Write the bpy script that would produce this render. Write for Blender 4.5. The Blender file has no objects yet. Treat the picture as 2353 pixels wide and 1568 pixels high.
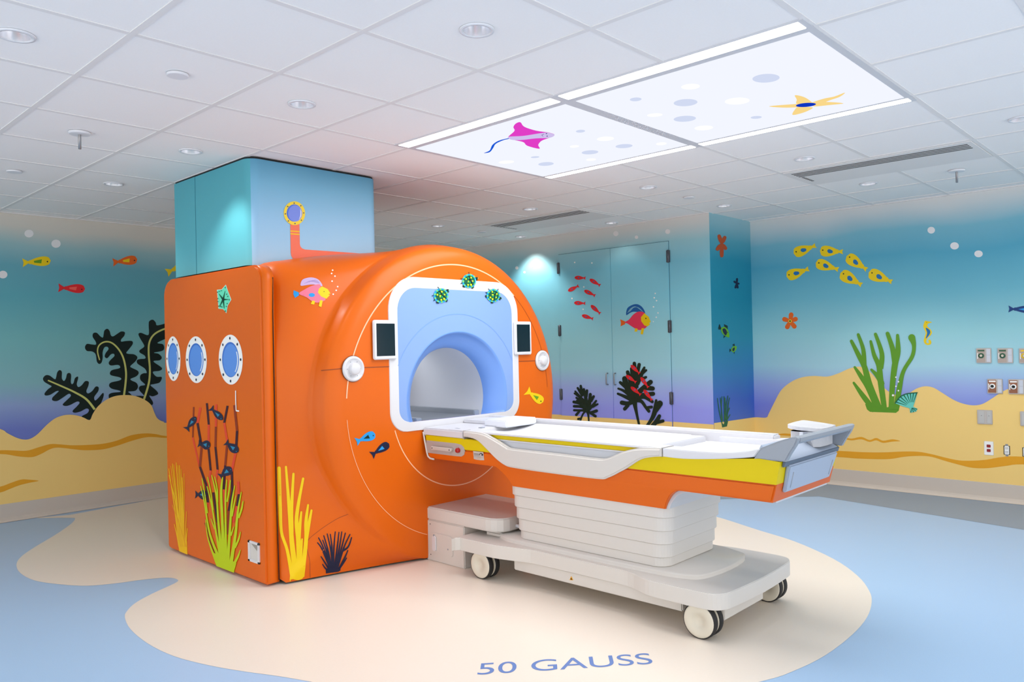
import bpy, bmesh, math, random
from math import sin, cos, pi, sqrt, atan2, hypot
from mathutils import Vector, Matrix
from mathutils.geometry import tessellate_polygon, delaunay_2d_cdt
from mathutils.bvhtree import BVHTree

random.seed(7)
scene = bpy.context.scene
COL = scene.collection

# ------------------------------------------------------------------ camera
W, H = 2353, 1568
FPX = 1777.95
YAW, PITCH, ROLL = math.radians(43.2657), math.radians(0.3185), math.radians(-1.2376)
CAM = Vector((0, 0, 1.3726))
CEIL = 2.570
fwd = Vector((cos(YAW) * cos(PITCH), sin(YAW) * cos(PITCH), sin(PITCH)))
rt0 = Vector((sin(YAW), -cos(YAW), 0)); up0 = rt0.cross(fwd)
rt = cos(ROLL) * rt0 + sin(ROLL) * up0
upv = -sin(ROLL) * rt0 + cos(ROLL) * up0
cam_d = bpy.data.cameras.new('camera'); cam = bpy.data.objects.new('camera', cam_d); COL.objects.link(cam)
cam_d.sensor_width = 36; cam_d.lens = FPX / W * 36; cam_d.clip_start = 0.05
cam.matrix_world = Matrix(((rt.x, upv.x, -fwd.x, CAM.x), (rt.y, upv.y, -fwd.y, CAM.y), (rt.z, upv.z, -fwd.z, CAM.z), (0, 0, 0, 1)))
scene.camera = cam

def ray(x, y): return fwd + rt * ((x - W / 2) / FPX) - upv * ((y - H / 2) / FPX)
def at(axis, v, x, y):
    """the point of the plane axis = v that the photo shows at pixel x, y"""
    d = ray(x, y); k = 'XYZ'.index(axis); return CAM + d * ((v - CAM[k]) / d[k])

# ------------------------------------------------------------------ materials
def lin(c):
    c = c / 255.0
    return c / 12.92 if c <= 0.04045 else ((c + 0.055) / 1.055) ** 2.4
def rgb(t): return (lin(t[0]), lin(t[1]), lin(t[2]), 1)
_m = {}
def mat(name, c, rough=0.5, metal=0.0, spec=0.5, noise=0.0, scale=200, bump=0.0, emit=0.0, coat=0.0):
    if name in _m: return _m[name]
    m = bpy.data.materials.new(name); m.use_nodes = True; nt = m.node_tree
    b = nt.nodes['Principled BSDF']
    b.inputs['Base Color'].default_value = rgb(c); b.inputs['Roughness'].default_value = rough
    b.inputs['Metallic'].default_value = metal; b.inputs['Specular IOR Level'].default_value = spec
    b.inputs['Coat Weight'].default_value = coat; b.inputs['Coat Roughness'].default_value = 0.2
    if noise or bump:
        tc = nt.nodes.new('ShaderNodeTexCoord'); n = nt.nodes.new('ShaderNodeTexNoise')
        n.inputs['Scale'].default_value = scale; n.inputs['Detail'].default_value = 3
        nt.links.new(tc.outputs['Object'], n.inputs['Vector'])
        if noise:
            mp = nt.nodes.new('ShaderNodeMapRange'); mp.inputs['To Min'].default_value = 1 - noise; mp.inputs['To Max'].default_value = 1 + noise
            nt.links.new(n.outputs['Fac'], mp.inputs['Value'])
            mx = nt.nodes.new('ShaderNodeVectorMath'); mx.operation = 'SCALE'; mx.inputs[0].default_value = rgb(c)[:3]
            nt.links.new(mp.outputs['Result'], mx.inputs['Scale']); nt.links.new(mx.outputs['Vector'], b.inputs['Base Color'])
        if bump:
            bp = nt.nodes.new('ShaderNodeBump'); bp.inputs['Strength'].default_value = bump; bp.inputs['Distance'].default_value = 0.002
            nt.links.new(n.outputs['Fac'], bp.inputs['Height']); nt.links.new(bp.outputs['Normal'], b.inputs['Normal'])
    if emit:
        b.inputs['Emission Color'].default_value = rgb(c); b.inputs['Emission Strength'].default_value = emit
        b.inputs['Base Color'].default_value = (0, 0, 0, 1) if emit >= 0.5 else rgb(c)
        b.inputs['Specular IOR Level'].default_value = 0
    _m[name] = m; return m

def ramp_mat(name, stops, z0=0.0, z1=CEIL, rough=0.55, spec=0.3):
    """painted wall: colour blends with height"""
    m = bpy.data.materials.new(name); m.use_nodes = True; nt = m.node_tree; b = nt.nodes['Principled BSDF']
    g = nt.nodes.new('ShaderNodeNewGeometry'); s = nt.nodes.new('ShaderNodeSeparateXYZ'); mp = nt.nodes.new('ShaderNodeMapRange')
    mp.inputs['From Min'].default_value = z0; mp.inputs['From Max'].default_value = z1
    r = nt.nodes.new('ShaderNodeValToRGB'); els = r.color_ramp.elements
    n = nt.nodes.new('ShaderNodeTexNoise'); n.inputs['Scale'].default_value = 1.3
    ma = nt.nodes.new('ShaderNodeMath'); ma.operation = 'MULTIPLY_ADD'; ma.inputs[1].default_value = 0.12; 
    sb = nt.nodes.new('ShaderNodeMath'); sb.operation = 'SUBTRACT'; sb.inputs[1].default_value = 0.06
    nt.links.new(g.outputs['Position'], n.inputs['Vector'])
    nt.links.new(g.outputs['Position'], s.inputs[0]); nt.links.new(n.outputs['Fac'], ma.inputs[0]); nt.links.new(s.outputs['Z'], ma.inputs[2])
    nt.links.new(ma.outputs[0], sb.inputs[0]); nt.links.new(sb.outputs[0], mp.inputs['Value']); nt.links.new(mp.outputs['Result'], r.inputs['Fac'])
    while len(els) < len(stops): els.new(0.5)
    for e, (z, c) in zip(els, stops): e.position = (z - z0) / (z1 - z0); e.color = rgb(c)
    nt.links.new(r.outputs['Color'], b.inputs['Base Color']); b.inputs['Roughness'].default_value = rough; b.inputs['Specular IOR Level'].default_value = spec
    _m[name] = m; return m

SEA = [(0.5, (118, 124, 204)), (0.72, (122, 132, 214)), (0.92, (150, 168, 220)), (1.12, (164, 208, 220)), (1.4, (150, 206, 213)), (1.75, (108, 182, 200)), (2.1, (80, 162, 188)), (2.32, (116, 178, 196)), (2.5, (198, 208, 210)), (2.57, (214, 216, 214))]
SEA_BK = [(0.5, (146, 150, 232)), (0.72, (150, 156, 236)), (0.9, (160, 178, 234)), (1.12, (160, 214, 228)), (1.4, (156, 216, 226)), (1.8, (130, 202, 220)), (2.15, (118, 188, 208)), (2.35, (150, 198, 208)), (2.5, (206, 212, 210)), (2.57, (220, 220, 216))]
SEA_LT = [(0.5, (104, 118, 190)), (0.75, (108, 124, 196)), (0.95, (140, 162, 206)), (1.15, (132, 184, 190)), (1.5, (118, 184, 186)), (1.9, (92, 168, 180)), (2.15, (98, 164, 178)), (2.32, (146, 184, 188)), (2.46, (204, 202, 192)), (2.57, (214, 208, 196))]
SEA_DK = [(0.5, (78, 112, 200)), (0.8, (64, 104, 194)), (1.05, (58, 128, 186)), (1.4, (44, 142, 170)), (1.8, (28, 136, 164)), (2.15, (36, 138, 166)), (2.35, (80, 158, 178)), (2.57, (150, 190, 200))]  # return wall: more saturated sea tones, darkened with that face's shade painted in
M_SEA = ramp_mat('sea_wall_paint', SEA)
M_SEAB = ramp_mat('sea_wall_paint_pale', SEA_BK)
M_SEAL = ramp_mat('sea_wall_paint_teal', SEA_LT)
M_SEAD = ramp_mat('sea_wall_paint_deep_shaded', SEA_DK)
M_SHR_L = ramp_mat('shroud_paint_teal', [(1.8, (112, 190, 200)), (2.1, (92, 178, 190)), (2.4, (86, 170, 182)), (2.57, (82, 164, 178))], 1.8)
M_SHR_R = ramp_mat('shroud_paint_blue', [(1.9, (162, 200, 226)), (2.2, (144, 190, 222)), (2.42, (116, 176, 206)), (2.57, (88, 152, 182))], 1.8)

M_ORANGE = mat('orange_shell', (216, 98, 10), rough=0.36, spec=0.24, coat=0.06)
M_ORSEAM = mat('orange_seam_light', (250, 190, 150), rough=0.5)
M_ORSEAMD = mat('orange_seam_dark', (150, 66, 12), rough=0.6)
M_WHITE = mat('white_plastic', (214, 214, 218), rough=0.35)
M_WHITE2 = mat('warm_white_plastic', (208, 204, 198), rough=0.42)
M_GREYL = mat('light_grey_plastic', (196, 200, 206), rough=0.45)
M_GREYP = mat('blue_grey_plastic', (166, 178, 196), rough=0.4)
M_GREYM = mat('mid_grey_plastic', (150, 156, 164), rough=0.45)
M_SLATE = mat('slate_grey_plastic', (88, 100, 116), rough=0.4)
M_BLUE = mat('soft_blue_panel', (130, 162, 218), rough=0.42)
M_BLUEF = mat('bore_flare_blue', (110, 152, 220), rough=0.38)
M_BORE = mat('bore_liner', (206, 210, 218), rough=0.5)
M_BOREF = mat('bore_rail_grey', (120, 126, 134), rough=0.5)
M_SCREEN = mat('dark_screen', (6, 20, 30), rough=0.12, spec=0.5)
M_YEL = mat('yellow_stripe', (216, 192, 0), rough=0.45, spec=.25)
M_BLACK = mat('black_rubber', (30, 30, 32), rough=0.7)
M_DARK = mat('dark_gap', (18, 22, 24), rough=0.8)
M_RED = mat('red_button', (170, 22, 24), rough=0.3)
M_CHROME = mat('polished_reflector', (232, 234, 240), rough=0.22, metal=0.7)
M_STEEL = mat('brushed_steel', (150, 150, 152), rough=0.35, metal=0.8)
M_TRIMW = mat('white_trim_ring', (225, 225, 228), rough=0.45)
M_TILE = mat('ceiling_tile', (242, 240, 238), rough=0.9, spec=0.1, noise=0.02, scale=120)
M_TBAR = mat('ceiling_grid_bar', (228, 225, 223), rough=0.6)
M_BASE = mat('cove_base_beige', (198, 188, 176), rough=0.6)
M_SAND = mat('painted_sand', (240, 205, 126), rough=0.6, spec=0.2)
M_SAND2 = mat('painted_sand_streak', (226, 160, 40), rough=0.6, spec=0.2)
M_FBLUE = mat('blue_linoleum', (163, 193, 224), rough=0.38, noise=0.06, scale=260, spec=0.4)
M_FGREY = mat('grey_blue_linoleum', (136, 152, 170), rough=0.42, noise=0.06, scale=260, spec=0.4)
M_FCREAM = mat('cream_linoleum', (228, 218, 205), rough=0.36, noise=0.02, scale=90, spec=0.4)
M_TEXT = mat('blue_lettering', (92, 124, 184), rough=0.5)

def paint(c, n=None): return mat(n or 'paint_%d_%d_%d' % c, c, rough=0.5, spec=0.3)
P_WHITE = paint((240, 240, 236)); P_PALE = paint((226, 226, 226)); P_YEL = paint((232, 200, 10)); P_OR = paint((226, 100, 28)); P_RED = paint((222, 38, 44))
P_LRED = paint((240, 96, 84)); P_GRN = paint((92, 150, 36)); P_SPOTG = paint((96, 152, 30)); P_FERN = paint((10, 34, 32)); P_RIB = paint((200, 206, 118))
P_CORAL = paint((28, 42, 28)); P_BLU = paint((20, 110, 170)); P_NAVY = paint((22, 28, 60)); P_TEAL = paint((30, 130, 170)); P_SKY = paint((40, 150, 220))
P_CRIM = paint((226, 56, 88)); P_DBLUE = paint((16, 60, 120)); P_LIME = paint((184, 206, 8)); P_AMBER = paint((226, 160, 6)); P_AMBER2 = paint((236, 186, 10))
P_BR1 = paint((58, 12, 34)); P_BR2 = paint((138, 46, 16)); P_BR3 = paint((216, 66, 40)); P_TURQ = paint((104, 220, 180)); P_DGRN = paint((12, 84, 54)); P_INK = paint((12, 44, 40))
P_AQUA = paint((104, 205, 190)); P_PURP = paint((116, 138, 220)); P_PORT = paint((92, 144, 220)); P_PORTD = paint((62, 112, 196)); P_PINK = paint((236, 118, 142)); P_LILAC = paint((196, 170, 210))
P_CUP = paint((232, 112, 84)); P_FGRN = paint((104, 176, 30)); P_SEAG = paint((26, 100, 70)); P_EYE = paint((20, 20, 24)); P_RINGY = paint((236, 206, 50))

# ------------------------------------------------------------------ mesh helpers
class MB:
    def __init__(s): s.v = []; s.f = []; s.mi = []; s.mats = []; s.sm = []
    def m(s, material):
        if material not in s.mats: s.mats.append(material)
        return s.mats.index(material)
    def add(s, verts, faces, material, smooth=False):
        o = len(s.v); s.v += [Vector(p) for p in verts]; k = s.m(material)
        for f in faces: s.f.append([o + i for i in f]); s.mi.append(k); s.sm.append(smooth)
    def bm(s, b, material, smooth=False):
        b.verts.ensure_lookup_table(); b.verts.index_update()
        s.add([v.co.copy() for v in b.verts], [[v.index for v in f.verts] for f in b.faces], material, smooth); b.free()
    def box(s, x0, x1, y0, y1, z0, z1, material, bev=0.0, seg=2):
        b = bmesh.new(); bmesh.ops.create_cube(b, size=1)
        for v in b.verts: v.co = Vector(((x0 + x1) / 2 + v.co.x * (x1 - x0), (y0 + y1) / 2 + v.co.y * (y1 - y0), (z0 + z1) / 2 + v.co.z * (z1 - z0)))
        if bev: bmesh.ops.bevel(b, geom=list(b.edges), offset=bev, segments=seg, affect='EDGES', clamp_overlap=True)
        s.bm(b, material)
    def prism(s, poly, axis, a, b_, material, bev=0.0, seg=3, both=True, smooth=False):
        """poly of 2D points extruded along axis from a to b_; bev rounds the rims"""
        mk = {'X': lambda u, v, w: Vector((w, u, v)), 'Y': lambda u, v, w: Vector((u, w, v)), 'Z': lambda u, v, w: Vector((u, v, w))}[axis]
        b = bmesh.new(); lo = [b.verts.new(mk(u, v, a)) for u, v in poly]; hi = [b.verts.new(mk(u, v, b_)) for u, v in poly]; n = len(poly)
        fl = b.faces.new(lo); fh = b.faces.new(hi[::-1])
        for i in range(n): b.faces.new((lo[i], hi[i], hi[(i + 1) % n], lo[(i + 1) % n]))
        bmesh.ops.recalc_face_normals(b, faces=list(b.faces))
        if bev:
            ed = list(fl.edges) + (list(fh.edges) if both else [])
            bmesh.ops.bevel(b, geom=ed, offset=bev, segments=seg, affect='EDGES', clamp_overlap=True)
        bmesh.ops.triangulate(b, faces=[f for f in b.faces if len(f.verts) > 4])
        s.bm(b, material, smooth)
    def lathe(s, prof, origin, axis, material, n=32, smooth=True, close=False):
        """prof: (radius, height) turned about axis through origin"""
        o = Vector(origin); A = {'X': (Vector((1, 0, 0)), Vector((0, 1, 0)), Vector((0, 0, 1))), 'Y': (Vector((0, 1, 0)), Vector((0, 0, 1)), Vector((1, 0, 0))), 'Z': (Vector((0, 0, 1)), Vector((1, 0, 0)), Vector((0, 1, 0)))}[axis]
        vs = []; fs = []
        for r, h in prof:
            for k in range(n): t = 2 * pi * k / n; vs.append(o + A[0] * h + A[1] * (r * cos(t)) + A[2] * (r * sin(t)))
        for j in range(len(prof) - 1):
            for k in range(n): fs.append((j * n + k, j * n + (k + 1) % n, (j + 1) * n + (k + 1) % n, (j + 1) * n + k))
        if close: fs.append(tuple(range(n))[::-1]); fs.append(tuple((len(prof) - 1) * n + k for k in range(n)))
        s.add(vs, fs, material, smooth)
    def tube(s, pts, r, material, n=10):
        pts = [Vector(p) for p in pts]; vs = []; fs = []
        for i, p in enumerate(pts):
            d = (pts[min(i + 1, len(pts) - 1)] - pts[max(i - 1, 0)]).normalized()
            a = d.orthogonal().normalized() if i == 0 else (a0 - d * a0.dot(d)).normalized()
            a0 = a; c = d.cross(a)
            for k in range(n): t = 2 * pi * k / n; vs.append(p + a * (r * cos(t)) + c * (r * sin(t)))
        for i in range(len(pts) - 1):
            for k in range(n): fs.append((i * n + k, i * n + (k + 1) % n, (i + 1) * n + (k + 1) % n, (i + 1) * n + k))
        fs.append(tuple(range(n))[::-1]); fs.append(tuple((len(pts) - 1) * n + k for k in range(n)))
        s.add(vs, fs, material, True)
    def build(s, name, parent=None, normals=True):
        me = bpy.data.meshes.new(name); off = wloc(parent) if parent else Vector()
        me.from_pydata([tuple(p - off) for p in s.v], [], s.f)
        for m_ in s.mats: me.materials.append(m_)
        for p, k, sm_ in zip(me.polygons, s.mi, s.sm): p.material_index = k; p.use_smooth = sm_
        me.validate(); me.update()
        if normals:
            b = bmesh.new(); b.from_mesh(me); bmesh.ops.recalc_face_normals(b, faces=list(b.faces)); b.to_mesh(me); b.free()
        o = bpy.data.objects.new(name, me); COL.objects.link(o); o.parent = parent; return o

def wloc(o):
    v = Vector()
    while o is not None: v += o.location; o = o.parent
    return v
def thing(name, label, cat, loc=(0, 0, 0), group=None):
    o = bpy.data.objects.new(name, None); COL.objects.link(o); o.location = loc; o.empty_display_size = 0.1
    o['label'] = label; o['category'] = cat
    if group: o['group'] = group
    return o
def tag(o, label, cat, group=None):
    o['label'] = label; o['category'] = cat
    if group: o['group'] = group
    return o
def struct(o, label):
    o['kind'] = 'structure'; o['label'] = label; return o
def dup(root, loc, label=None, group=None):
    r = root.copy(); COL.objects.link(r); r.location = loc
    if label: r['label'] = label
    if group: r['group'] = group
    for ch in list(root.children):
        c = ch.copy(); COL.objects.link(c); c.parent = r
        for g in list(ch.children):
            d = g.copy(); COL.objects.link(d); d.parent = c
    return r

# ------------------------------------------------------------------ painted figures
def fr(ox, oy, s): return lambda pts: [(ox + x / s, oy + y / s) for x, y in pts]
def smc(P, n=4):
    out = []; N = len(P)
    for i in range(N):
        a, b, c, d = P[i - 1], P[i], P[(i + 1) % N], P[(i + 2) % N]
        for k in range(n):
            t = k / n
            out.append(tuple(0.5 * (2 * b[j] + (c[j] - a[j]) * t + (2 * a[j] - 5 * b[j] + 4 * c[j] - d[j]) * t * t + (3 * b[j] - a[j] - 3 * c[j] + d[j]) * t ** 3) for j in (0, 1)))
    return out
def smo(P, n=6):
    P = [tuple(p) for p in P]
    if len(P) < 3: return [tuple(P[0][j] + (P[1][j] - P[0][j]) * k / n for j in range(len(P[0]))) for k in range(n + 1)]
    Q = [P[0]] + P + [P[-1]]; out = []
    for i in range(len(P) - 1):
        a, b, c, d = Q[i:i + 4]
        for k in range(n):
            t = k / n
            out.append(tuple(0.5 * (2 * b[j] + (c[j] - a[j]) * t + (2 * a[j] - 5 * b[j] + 4 * c[j] - d[j]) * t * t + (3 * b[j] - a[j] - 3 * c[j] + d[j]) * t ** 3) for j in range(len(b))))
    return out + [P[-1]]

class Plane:
    def __init__(s, axis, v, sign=-1): s.k = 'XYZ'.index(axis); s.axis = axis; s.v = v; s.sign = sign
    def uv(s, x, y): p = at(s.axis, s.v, x, y); return tuple(p[i] for i in range(3) if i != s.k)
    def p3(s, uv, off):
        u = list(uv); u.insert(s.k, s.v + s.sign * off); return Vector(u)
class Fig:
    """one painted figure: flat shapes stacked a hair apart on a wall (or draped on a curved shell)"""
    def __init__(s, plane, base=0.0015, step=0.00025, F=None, shell=None, clampz=None):
        s.pl = plane; s.off = base; s.step = step; s.F = F or (lambda p: p); s.shell = shell; s.mb = MB(); s.cz = clampz
    def raw(s, material, uv):
        s.off += s.step
        if s.cz is not None: uv = [(u, max(v, s.cz)) for u, v in uv]
        tri = tessellate_polygon([[Vector((u, v, 0)) for u, v in uv]])
        s.mb.add([s.pl.p3(p, s.off) for p in uv], [t for t in tri], material)
    def poly(s, material, pts, smooth=False, px=False):
        pts = pts if px else s.F(pts)
        if smooth: pts = smc(pts)
        if s.shell: return s.drape(material, pts)
        s.raw(material, [s.pl.uv(x, y) for x, y in pts]); return s
    def drape(s, material, pts):
        s.off += s.step; P = []
        for i, a in enumerate(pts):
            b = pts[(i + 1) % len(pts)]; n = max(1, int(hypot(b[0] - a[0], b[1] - a[1]) / 5))
            P += [(a[0] + (b[0] - a[0]) * k / n, a[1] + (b[1] - a[1]) * k / n) for k in range(n)]
        n0 = len(P); xs = [p[0] for p in P]; ys = [p[1] for p in P]; V = [Vector(p) for p in P]
        gx = min(xs) + 2.7
        while gx < max(xs):
            gy = min(ys) + 2.3
            while gy < max(ys): V.append(Vector((gx, gy))); gy += 6
            gx += 6
        r = delaunay_2d_cdt(V, [(i, (i + 1) % n0) for i in range(n0)], [list(range(n0))], 1, 1e-4)
        vs = []; ok = True
        for v in r[0]:
            d = ray(v.x, v.y).normalized(); h = s.shell.ray_cast(CAM, d)
            if h[0] is None: vs.append(None); continue
            nn = h[1] if h[1].dot(d) < 0 else -h[1]
            vs.append(h[0] + nn * s.off)
        fs = [f for f in r[2] if all(vs[i] is not None for i in f)]
        ix = sorted({i for f in fs for i in f}); mp = {a: k for k, a in enumerate(ix)}
        s.mb.add([vs[i] for i in ix], [[mp[i] for i in f] for f in fs], material, True); return s
    def ell(s, material, cx, cy, rx, ry, n=24, rot=0):
        pts = []
        for k in range(n):
            t = 2 * pi * k / n; a, b = rx * cos(t), ry * sin(t); pts.append((cx + a * cos(rot) - b * sin(rot), cy + a * sin(rot) + b * cos(rot)))
        return s.poly(material, pts)
    def stroke(s, material, pts, hw, smooth=True):
        """pts with half widths hw (same count, or (start, end)); round tip"""
        if len(hw) != len(pts): hw = [hw[0] + (hw[-1] - hw[0]) * i / (len(pts) - 1) for i in range(len(pts))]
        Q = [(p[0], p[1], w) for p, w in zip(pts, hw)]
        if smooth: Q = smo(Q, 5)
        L = []; R = []
        for i, (x, y, w) in enumerate(Q):
            a = Q[max(i - 1, 0)]; b = Q[min(i + 1, len(Q) - 1)]; dx, dy = b[0] - a[0], b[1] - a[1]; l = hypot(dx, dy) or 1
            L.append((x - dy / l * w, y + dx / l * w)); R.append((x + dy / l * w, y - dx / l * w))
        x, y, w = Q[-1]; a = atan2(Q[-1][1] - Q[-2][1], Q[-1][0] - Q[-2][0])
        cap = [(x + w * cos(a + pi / 2 - t), y + w * sin(a + pi / 2 - t)) for t in (pi * .17, pi * .33, pi * .5, pi * .67, pi * .83)]
        return s.poly(material, L + cap + R[::-1])
    def fish(s, N, J, w, tl, tw, body, spot=None, style='tri', eye=P_EYE, er=None, blunt=1.6):
        dx, dy = J[0] - N[0], J[1] - N[1]; l = hypot(dx, dy); dx /= l; dy /= l; px, py = -dy, dx
        def q(a, b): return (N[0] + dx * a + px * b, N[1] + dy * a + py * b)
        top = []; bot = []
        for k in range(15):
            t = k / 14; h = w * (sin(pi * t ** (1 / blunt)) ** 0.68 if 0 < t < 1 else 0) + (w * .14 if t > .9 else 0)
            top.append(q(l * t, -h)); bot.append(q(l * t, h))
        s.poly(body, top + bot[::-1][:-1])
        s.poly(body, [q(l * .96, -w * .16), q(l + tl, -tw), q(l + tl * .8, 0), q(l + tl, tw), q(l * .96, w * .16)])
        if spot:
            if style == 'tri': s.poly(spot, [q(l * .4, -w * .45), q(l * .78, 0), q(l * .42, w * .45)])
            elif style == 'quad': s.poly(spot, [q(l * .42, -w * .42), q(l * .72, -w * .18), q(l * .74, w * .2), q(l * .38, w * .42)])
            elif style == 'heart': s.poly(spot, [q(l * .38, -w * .1), q(l * .48, -w * .38), q(l * .66, -w * .1), q(l * .64, w * .3), q(l * .46, w * .34)], True)
            else: c = q(l * .45, 0); s.ell(spot, c[0], c[1], w * .36, w * .36, 12)
        c = q(l * .15, -w * .15); s.ell(eye, c[0], c[1], er or w * .15, er or w * .15, 10); return s
    def build(s, name, parent, label=None):
        o = s.mb.build(name, parent, normals=False)
        if label: o['label'] = label
        return o

# ------------------------------------------------------------------ room shell
XR, YL, XC, YS = 7.366, 7.484, 6.535, 3.59
X0, Y0 = -2.4, -2.4
b = MB(); b.box(X0, XR, Y0, YL, -0.1, 0, M_FBLUE); floor = struct(b.build('floor'), 'blue linoleum floor')
FLO = Plane('Z', 0.0, 1)
cream = [(160, 1184), (172, 1191), (165, 1203), (130, 1228), (80, 1258), (50, 1279), (38, 1297), (46, 1317), (80, 1335), (140, 1344), (200, 1347), (262, 1342), (330, 1333), (385, 1328.5), (408, 1333), (402, 1341), (352, 1364), (312, 1386), (292, 1405), (287, 1420), (300, 1447), (340, 1480), (400, 1509), (480, 1530), (560, 1544), (640, 1555), (710, 1567), (900, 1600), (1200, 1640), (1500, 1620), (1749, 1567), (1826, 1542), (1898, 1506), (1959, 1459), (1992, 1420), (2003, 1385), (1997, 1358), (1970, 1323.5), (1915, 1285), (1826, 1245), (1743, 1219), (1630, 1184), (1500, 1158), (1350, 1135), (1180, 1118)]
cuv = smc([FLO.uv(x, y) for x, y in cream])
cuv += [(6.3, 5.2), (6.3, 7.45), (3.0, 7.45)]
f = Fig(FLO, 0.0006); f.raw(M_FCREAM, cuv); f.build('cream_inlay', floor, 'cream linoleum inlay shaped like a sandbank')
f = Fig(FLO, 0.0005); f.raw(M_FGREY, [(XR, Y0), (6.15, Y0), (6.4, 1.13), (6.72, 2.7), (6.0, 3.4), (6.0, 3.6), (XR, 3.6)]); f.build('grey_blue_inlay', floor, 'grey-blue linoleum band along the wall')
# lettering on the floor
cu = bpy.data.curves.new('lettering', 'FONT'); cu.body = '50 GAUSS'; cu.size = 1
to = bpy.data.objects.new('lettering_tmp', cu); COL.objects.link(to); bpy.context.view_layer.update()
me = bpy.data.meshes.new_from_object(to.evaluated_get(bpy.context.evaluated_depsgraph_get())); bpy.data.objects.remove(to)
xs = [v.co.x for v in me.vertices]; ys = [v.co.y for v in me.vertices]
O_ = at('Z', 0, 1096.5, 1552.5); AX = at('Z', 0, 1501.5, 1527) - O_; AY = at('Z', 0, 1101, 1526) - O_
for v in me.vertices:
    u = (v.co.x - min(xs)) / (max(xs) - min(xs)); w_ = (v.co.y - min(ys)) / (max(ys) - min(ys)); p = O_ + AX * u + AY * w_; v.co = Vector((p.x, p.y, 0.0016))
me.materials.clear(); me.materials.append(M_TEXT)
lt = bpy.data.objects.new('floor_lettering', me); COL.objects.link(lt); lt.parent = floor; lt['label'] = 'blue lettering 50 GAUSS on the floor'

def wall(name, x0, x1, y0, y1, material, label):
    b = MB(); b.box(x0, x1, y0, y1, 0, CEIL + .1, material); return struct(b.build(name), label)
wall_left = wall('wall_left', X0, XC, YL, YL + .1, M_SEAL, 'undersea mural wall with three dark ferns')
wall_right = wall('wall_right', XR, XR + .1, Y0, YS, M_SEA, 'undersea mural wall with gas outlets')
b = MB(); b.box(XC, XC + .1, YS + .1, YL, 0, CEIL + .1, M_SEAB); b.box(XC - .0008, XC, YS, YS + .1, 0, CEIL + .1, M_SEAB); wall_back = struct(b.build('wall_back'), 'undersea mural wall holding the double doors')
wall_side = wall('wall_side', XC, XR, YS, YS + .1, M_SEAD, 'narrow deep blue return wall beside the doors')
P_LEFT, P_RIGHT, P_BACK, P_SIDE = Plane('Y', YL), Plane('X', XR), Plane('X', XC), Plane('Y', YS)

def baseboard(name, pts, label):
    """cove base: thin upright strip with a small toe"""
    b = MB(); (xa, ya), (xb, yb) = pts; d = Vector((xb - xa, yb - ya, 0)).normalized(); n = Vector((d.y, -d.x, 0))
    if n.dot(Vector((-xa, -ya, 0))) < 0: n = -n
    prof = [(0, 0), (0.028, 0), (0.024, .006), (.012, .018), (.007, .035), (.006, .147), (0, .15)]
    vs = [Vector((x, y, 0)) + n * o + Vector((0, 0, z)) for x, y in pts for o, z in prof]; k = len(prof)
    b.add(vs, [(i, i + 1, k + i + 1, k + i) for i in range(k - 1)], M_BASE, False)
    # pale welded edge along the floor
    b.add([Vector((x, y, .002)) + n * o for x, y in pts for o in (0.026, .046)], [(0, 1, 3, 2)], mat('pale_weld', (222, 210, 196)))
    return struct(b.build(name), label)
baseboard('baseboard_left', [(X0, YL), (XC, YL)], 'beige cove base of the left wall')
baseboard('baseboard_right', [(XR, YS), (XR, Y0)], 'beige cove base of the right wall')
baseboard('baseboard_side', [(XC, YS), (XR, YS)], 'beige cove base of the return wall')

# ceiling with tile grid ------------------------------------------------
GX, GY, OX, OY = 0.6064, 0.6128, 1.1494, 2.3922
down_cells = [(-1, 1), (1, -1), (1, 1), (1, 3), (1, 5), (6, -3), (6, -1), (6, 1), (6, 3), (6, 5), (8, -1), (8, 1), (8, 3), (8, 5), (-1, -1), (1, -3), (-1, 3), (8, -3), (-1, 5)]
down_cells.remove((-1, 3)); down_cells.remove((-1, 5))
disc_cells = [(0, 1), (0, 5), (7, 1), (7, 5)]; spr_cells = [(0, 3), (8, -2)]
dif_cells = [(7, -2), (7, -1), (7, 3), (7, 4)]
lum_cells = [(i, j) for i in (3, 4) for j in (-2, -1, 0, 1)]
def cell(i, j): return OX + GX * i, OX + GX * (i + 1), OY + GY * j, OY + GY * (j + 1)
b = MB(); RH = 0.054; NS = 32; ZT = CEIL + .004
for i in range(-6, 11):
    for j in range(-8, 9):
        x0, x1, y0, y1 = cell(i, j)
        if (i, j) in dif_cells or (i, j) in lum_cells: continue
        if (i, j) in down_cells:
            cx, cy = (x0 + x1) / 2, (y0 + y1) / 2; o = []; c = []
            for k in range(NS):
                t = 2 * pi * (k + .5) / NS; u, v = cos(t), sin(t); s_ = 1 / max(abs(u), abs(v)); o.append((cx + u * s_ * GX / 2, cy + v * s_ * GY / 2, ZT)); c.append((cx + RH * u, cy + RH * v, ZT))
            b.add(o + c, [(k, (k + 1) % NS, NS + (k + 1) % NS, NS + k) for k in range(NS)], M_TILE)
            corners = [(x0, y0), (x1, y0), (x1, y1), (x0, y1)]
            for q, (a, d) in enumerate(corners):
                best = sorted(range(NS), key=lambda k: hypot(o[k][0] - a, o[k][1] - d))[:2]
                b.add([(a, d, ZT), o[best[0]], o[best[1]]], [(0, 1, 2)], M_TILE)
        else: b.add([(x0, y0, ZT), (x1, y0, ZT), (x1, y1, ZT), (x0, y1, ZT)], [(0, 1, 2, 3)], M_TILE)
b.box(X0, XR, Y0, YL, CEIL + .3, CEIL + .34, M_TILE)
ceiling = struct(b.build('ceiling', normals=False), 'white suspended tile ceiling')
b = MB(); hb = 0.0125
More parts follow.
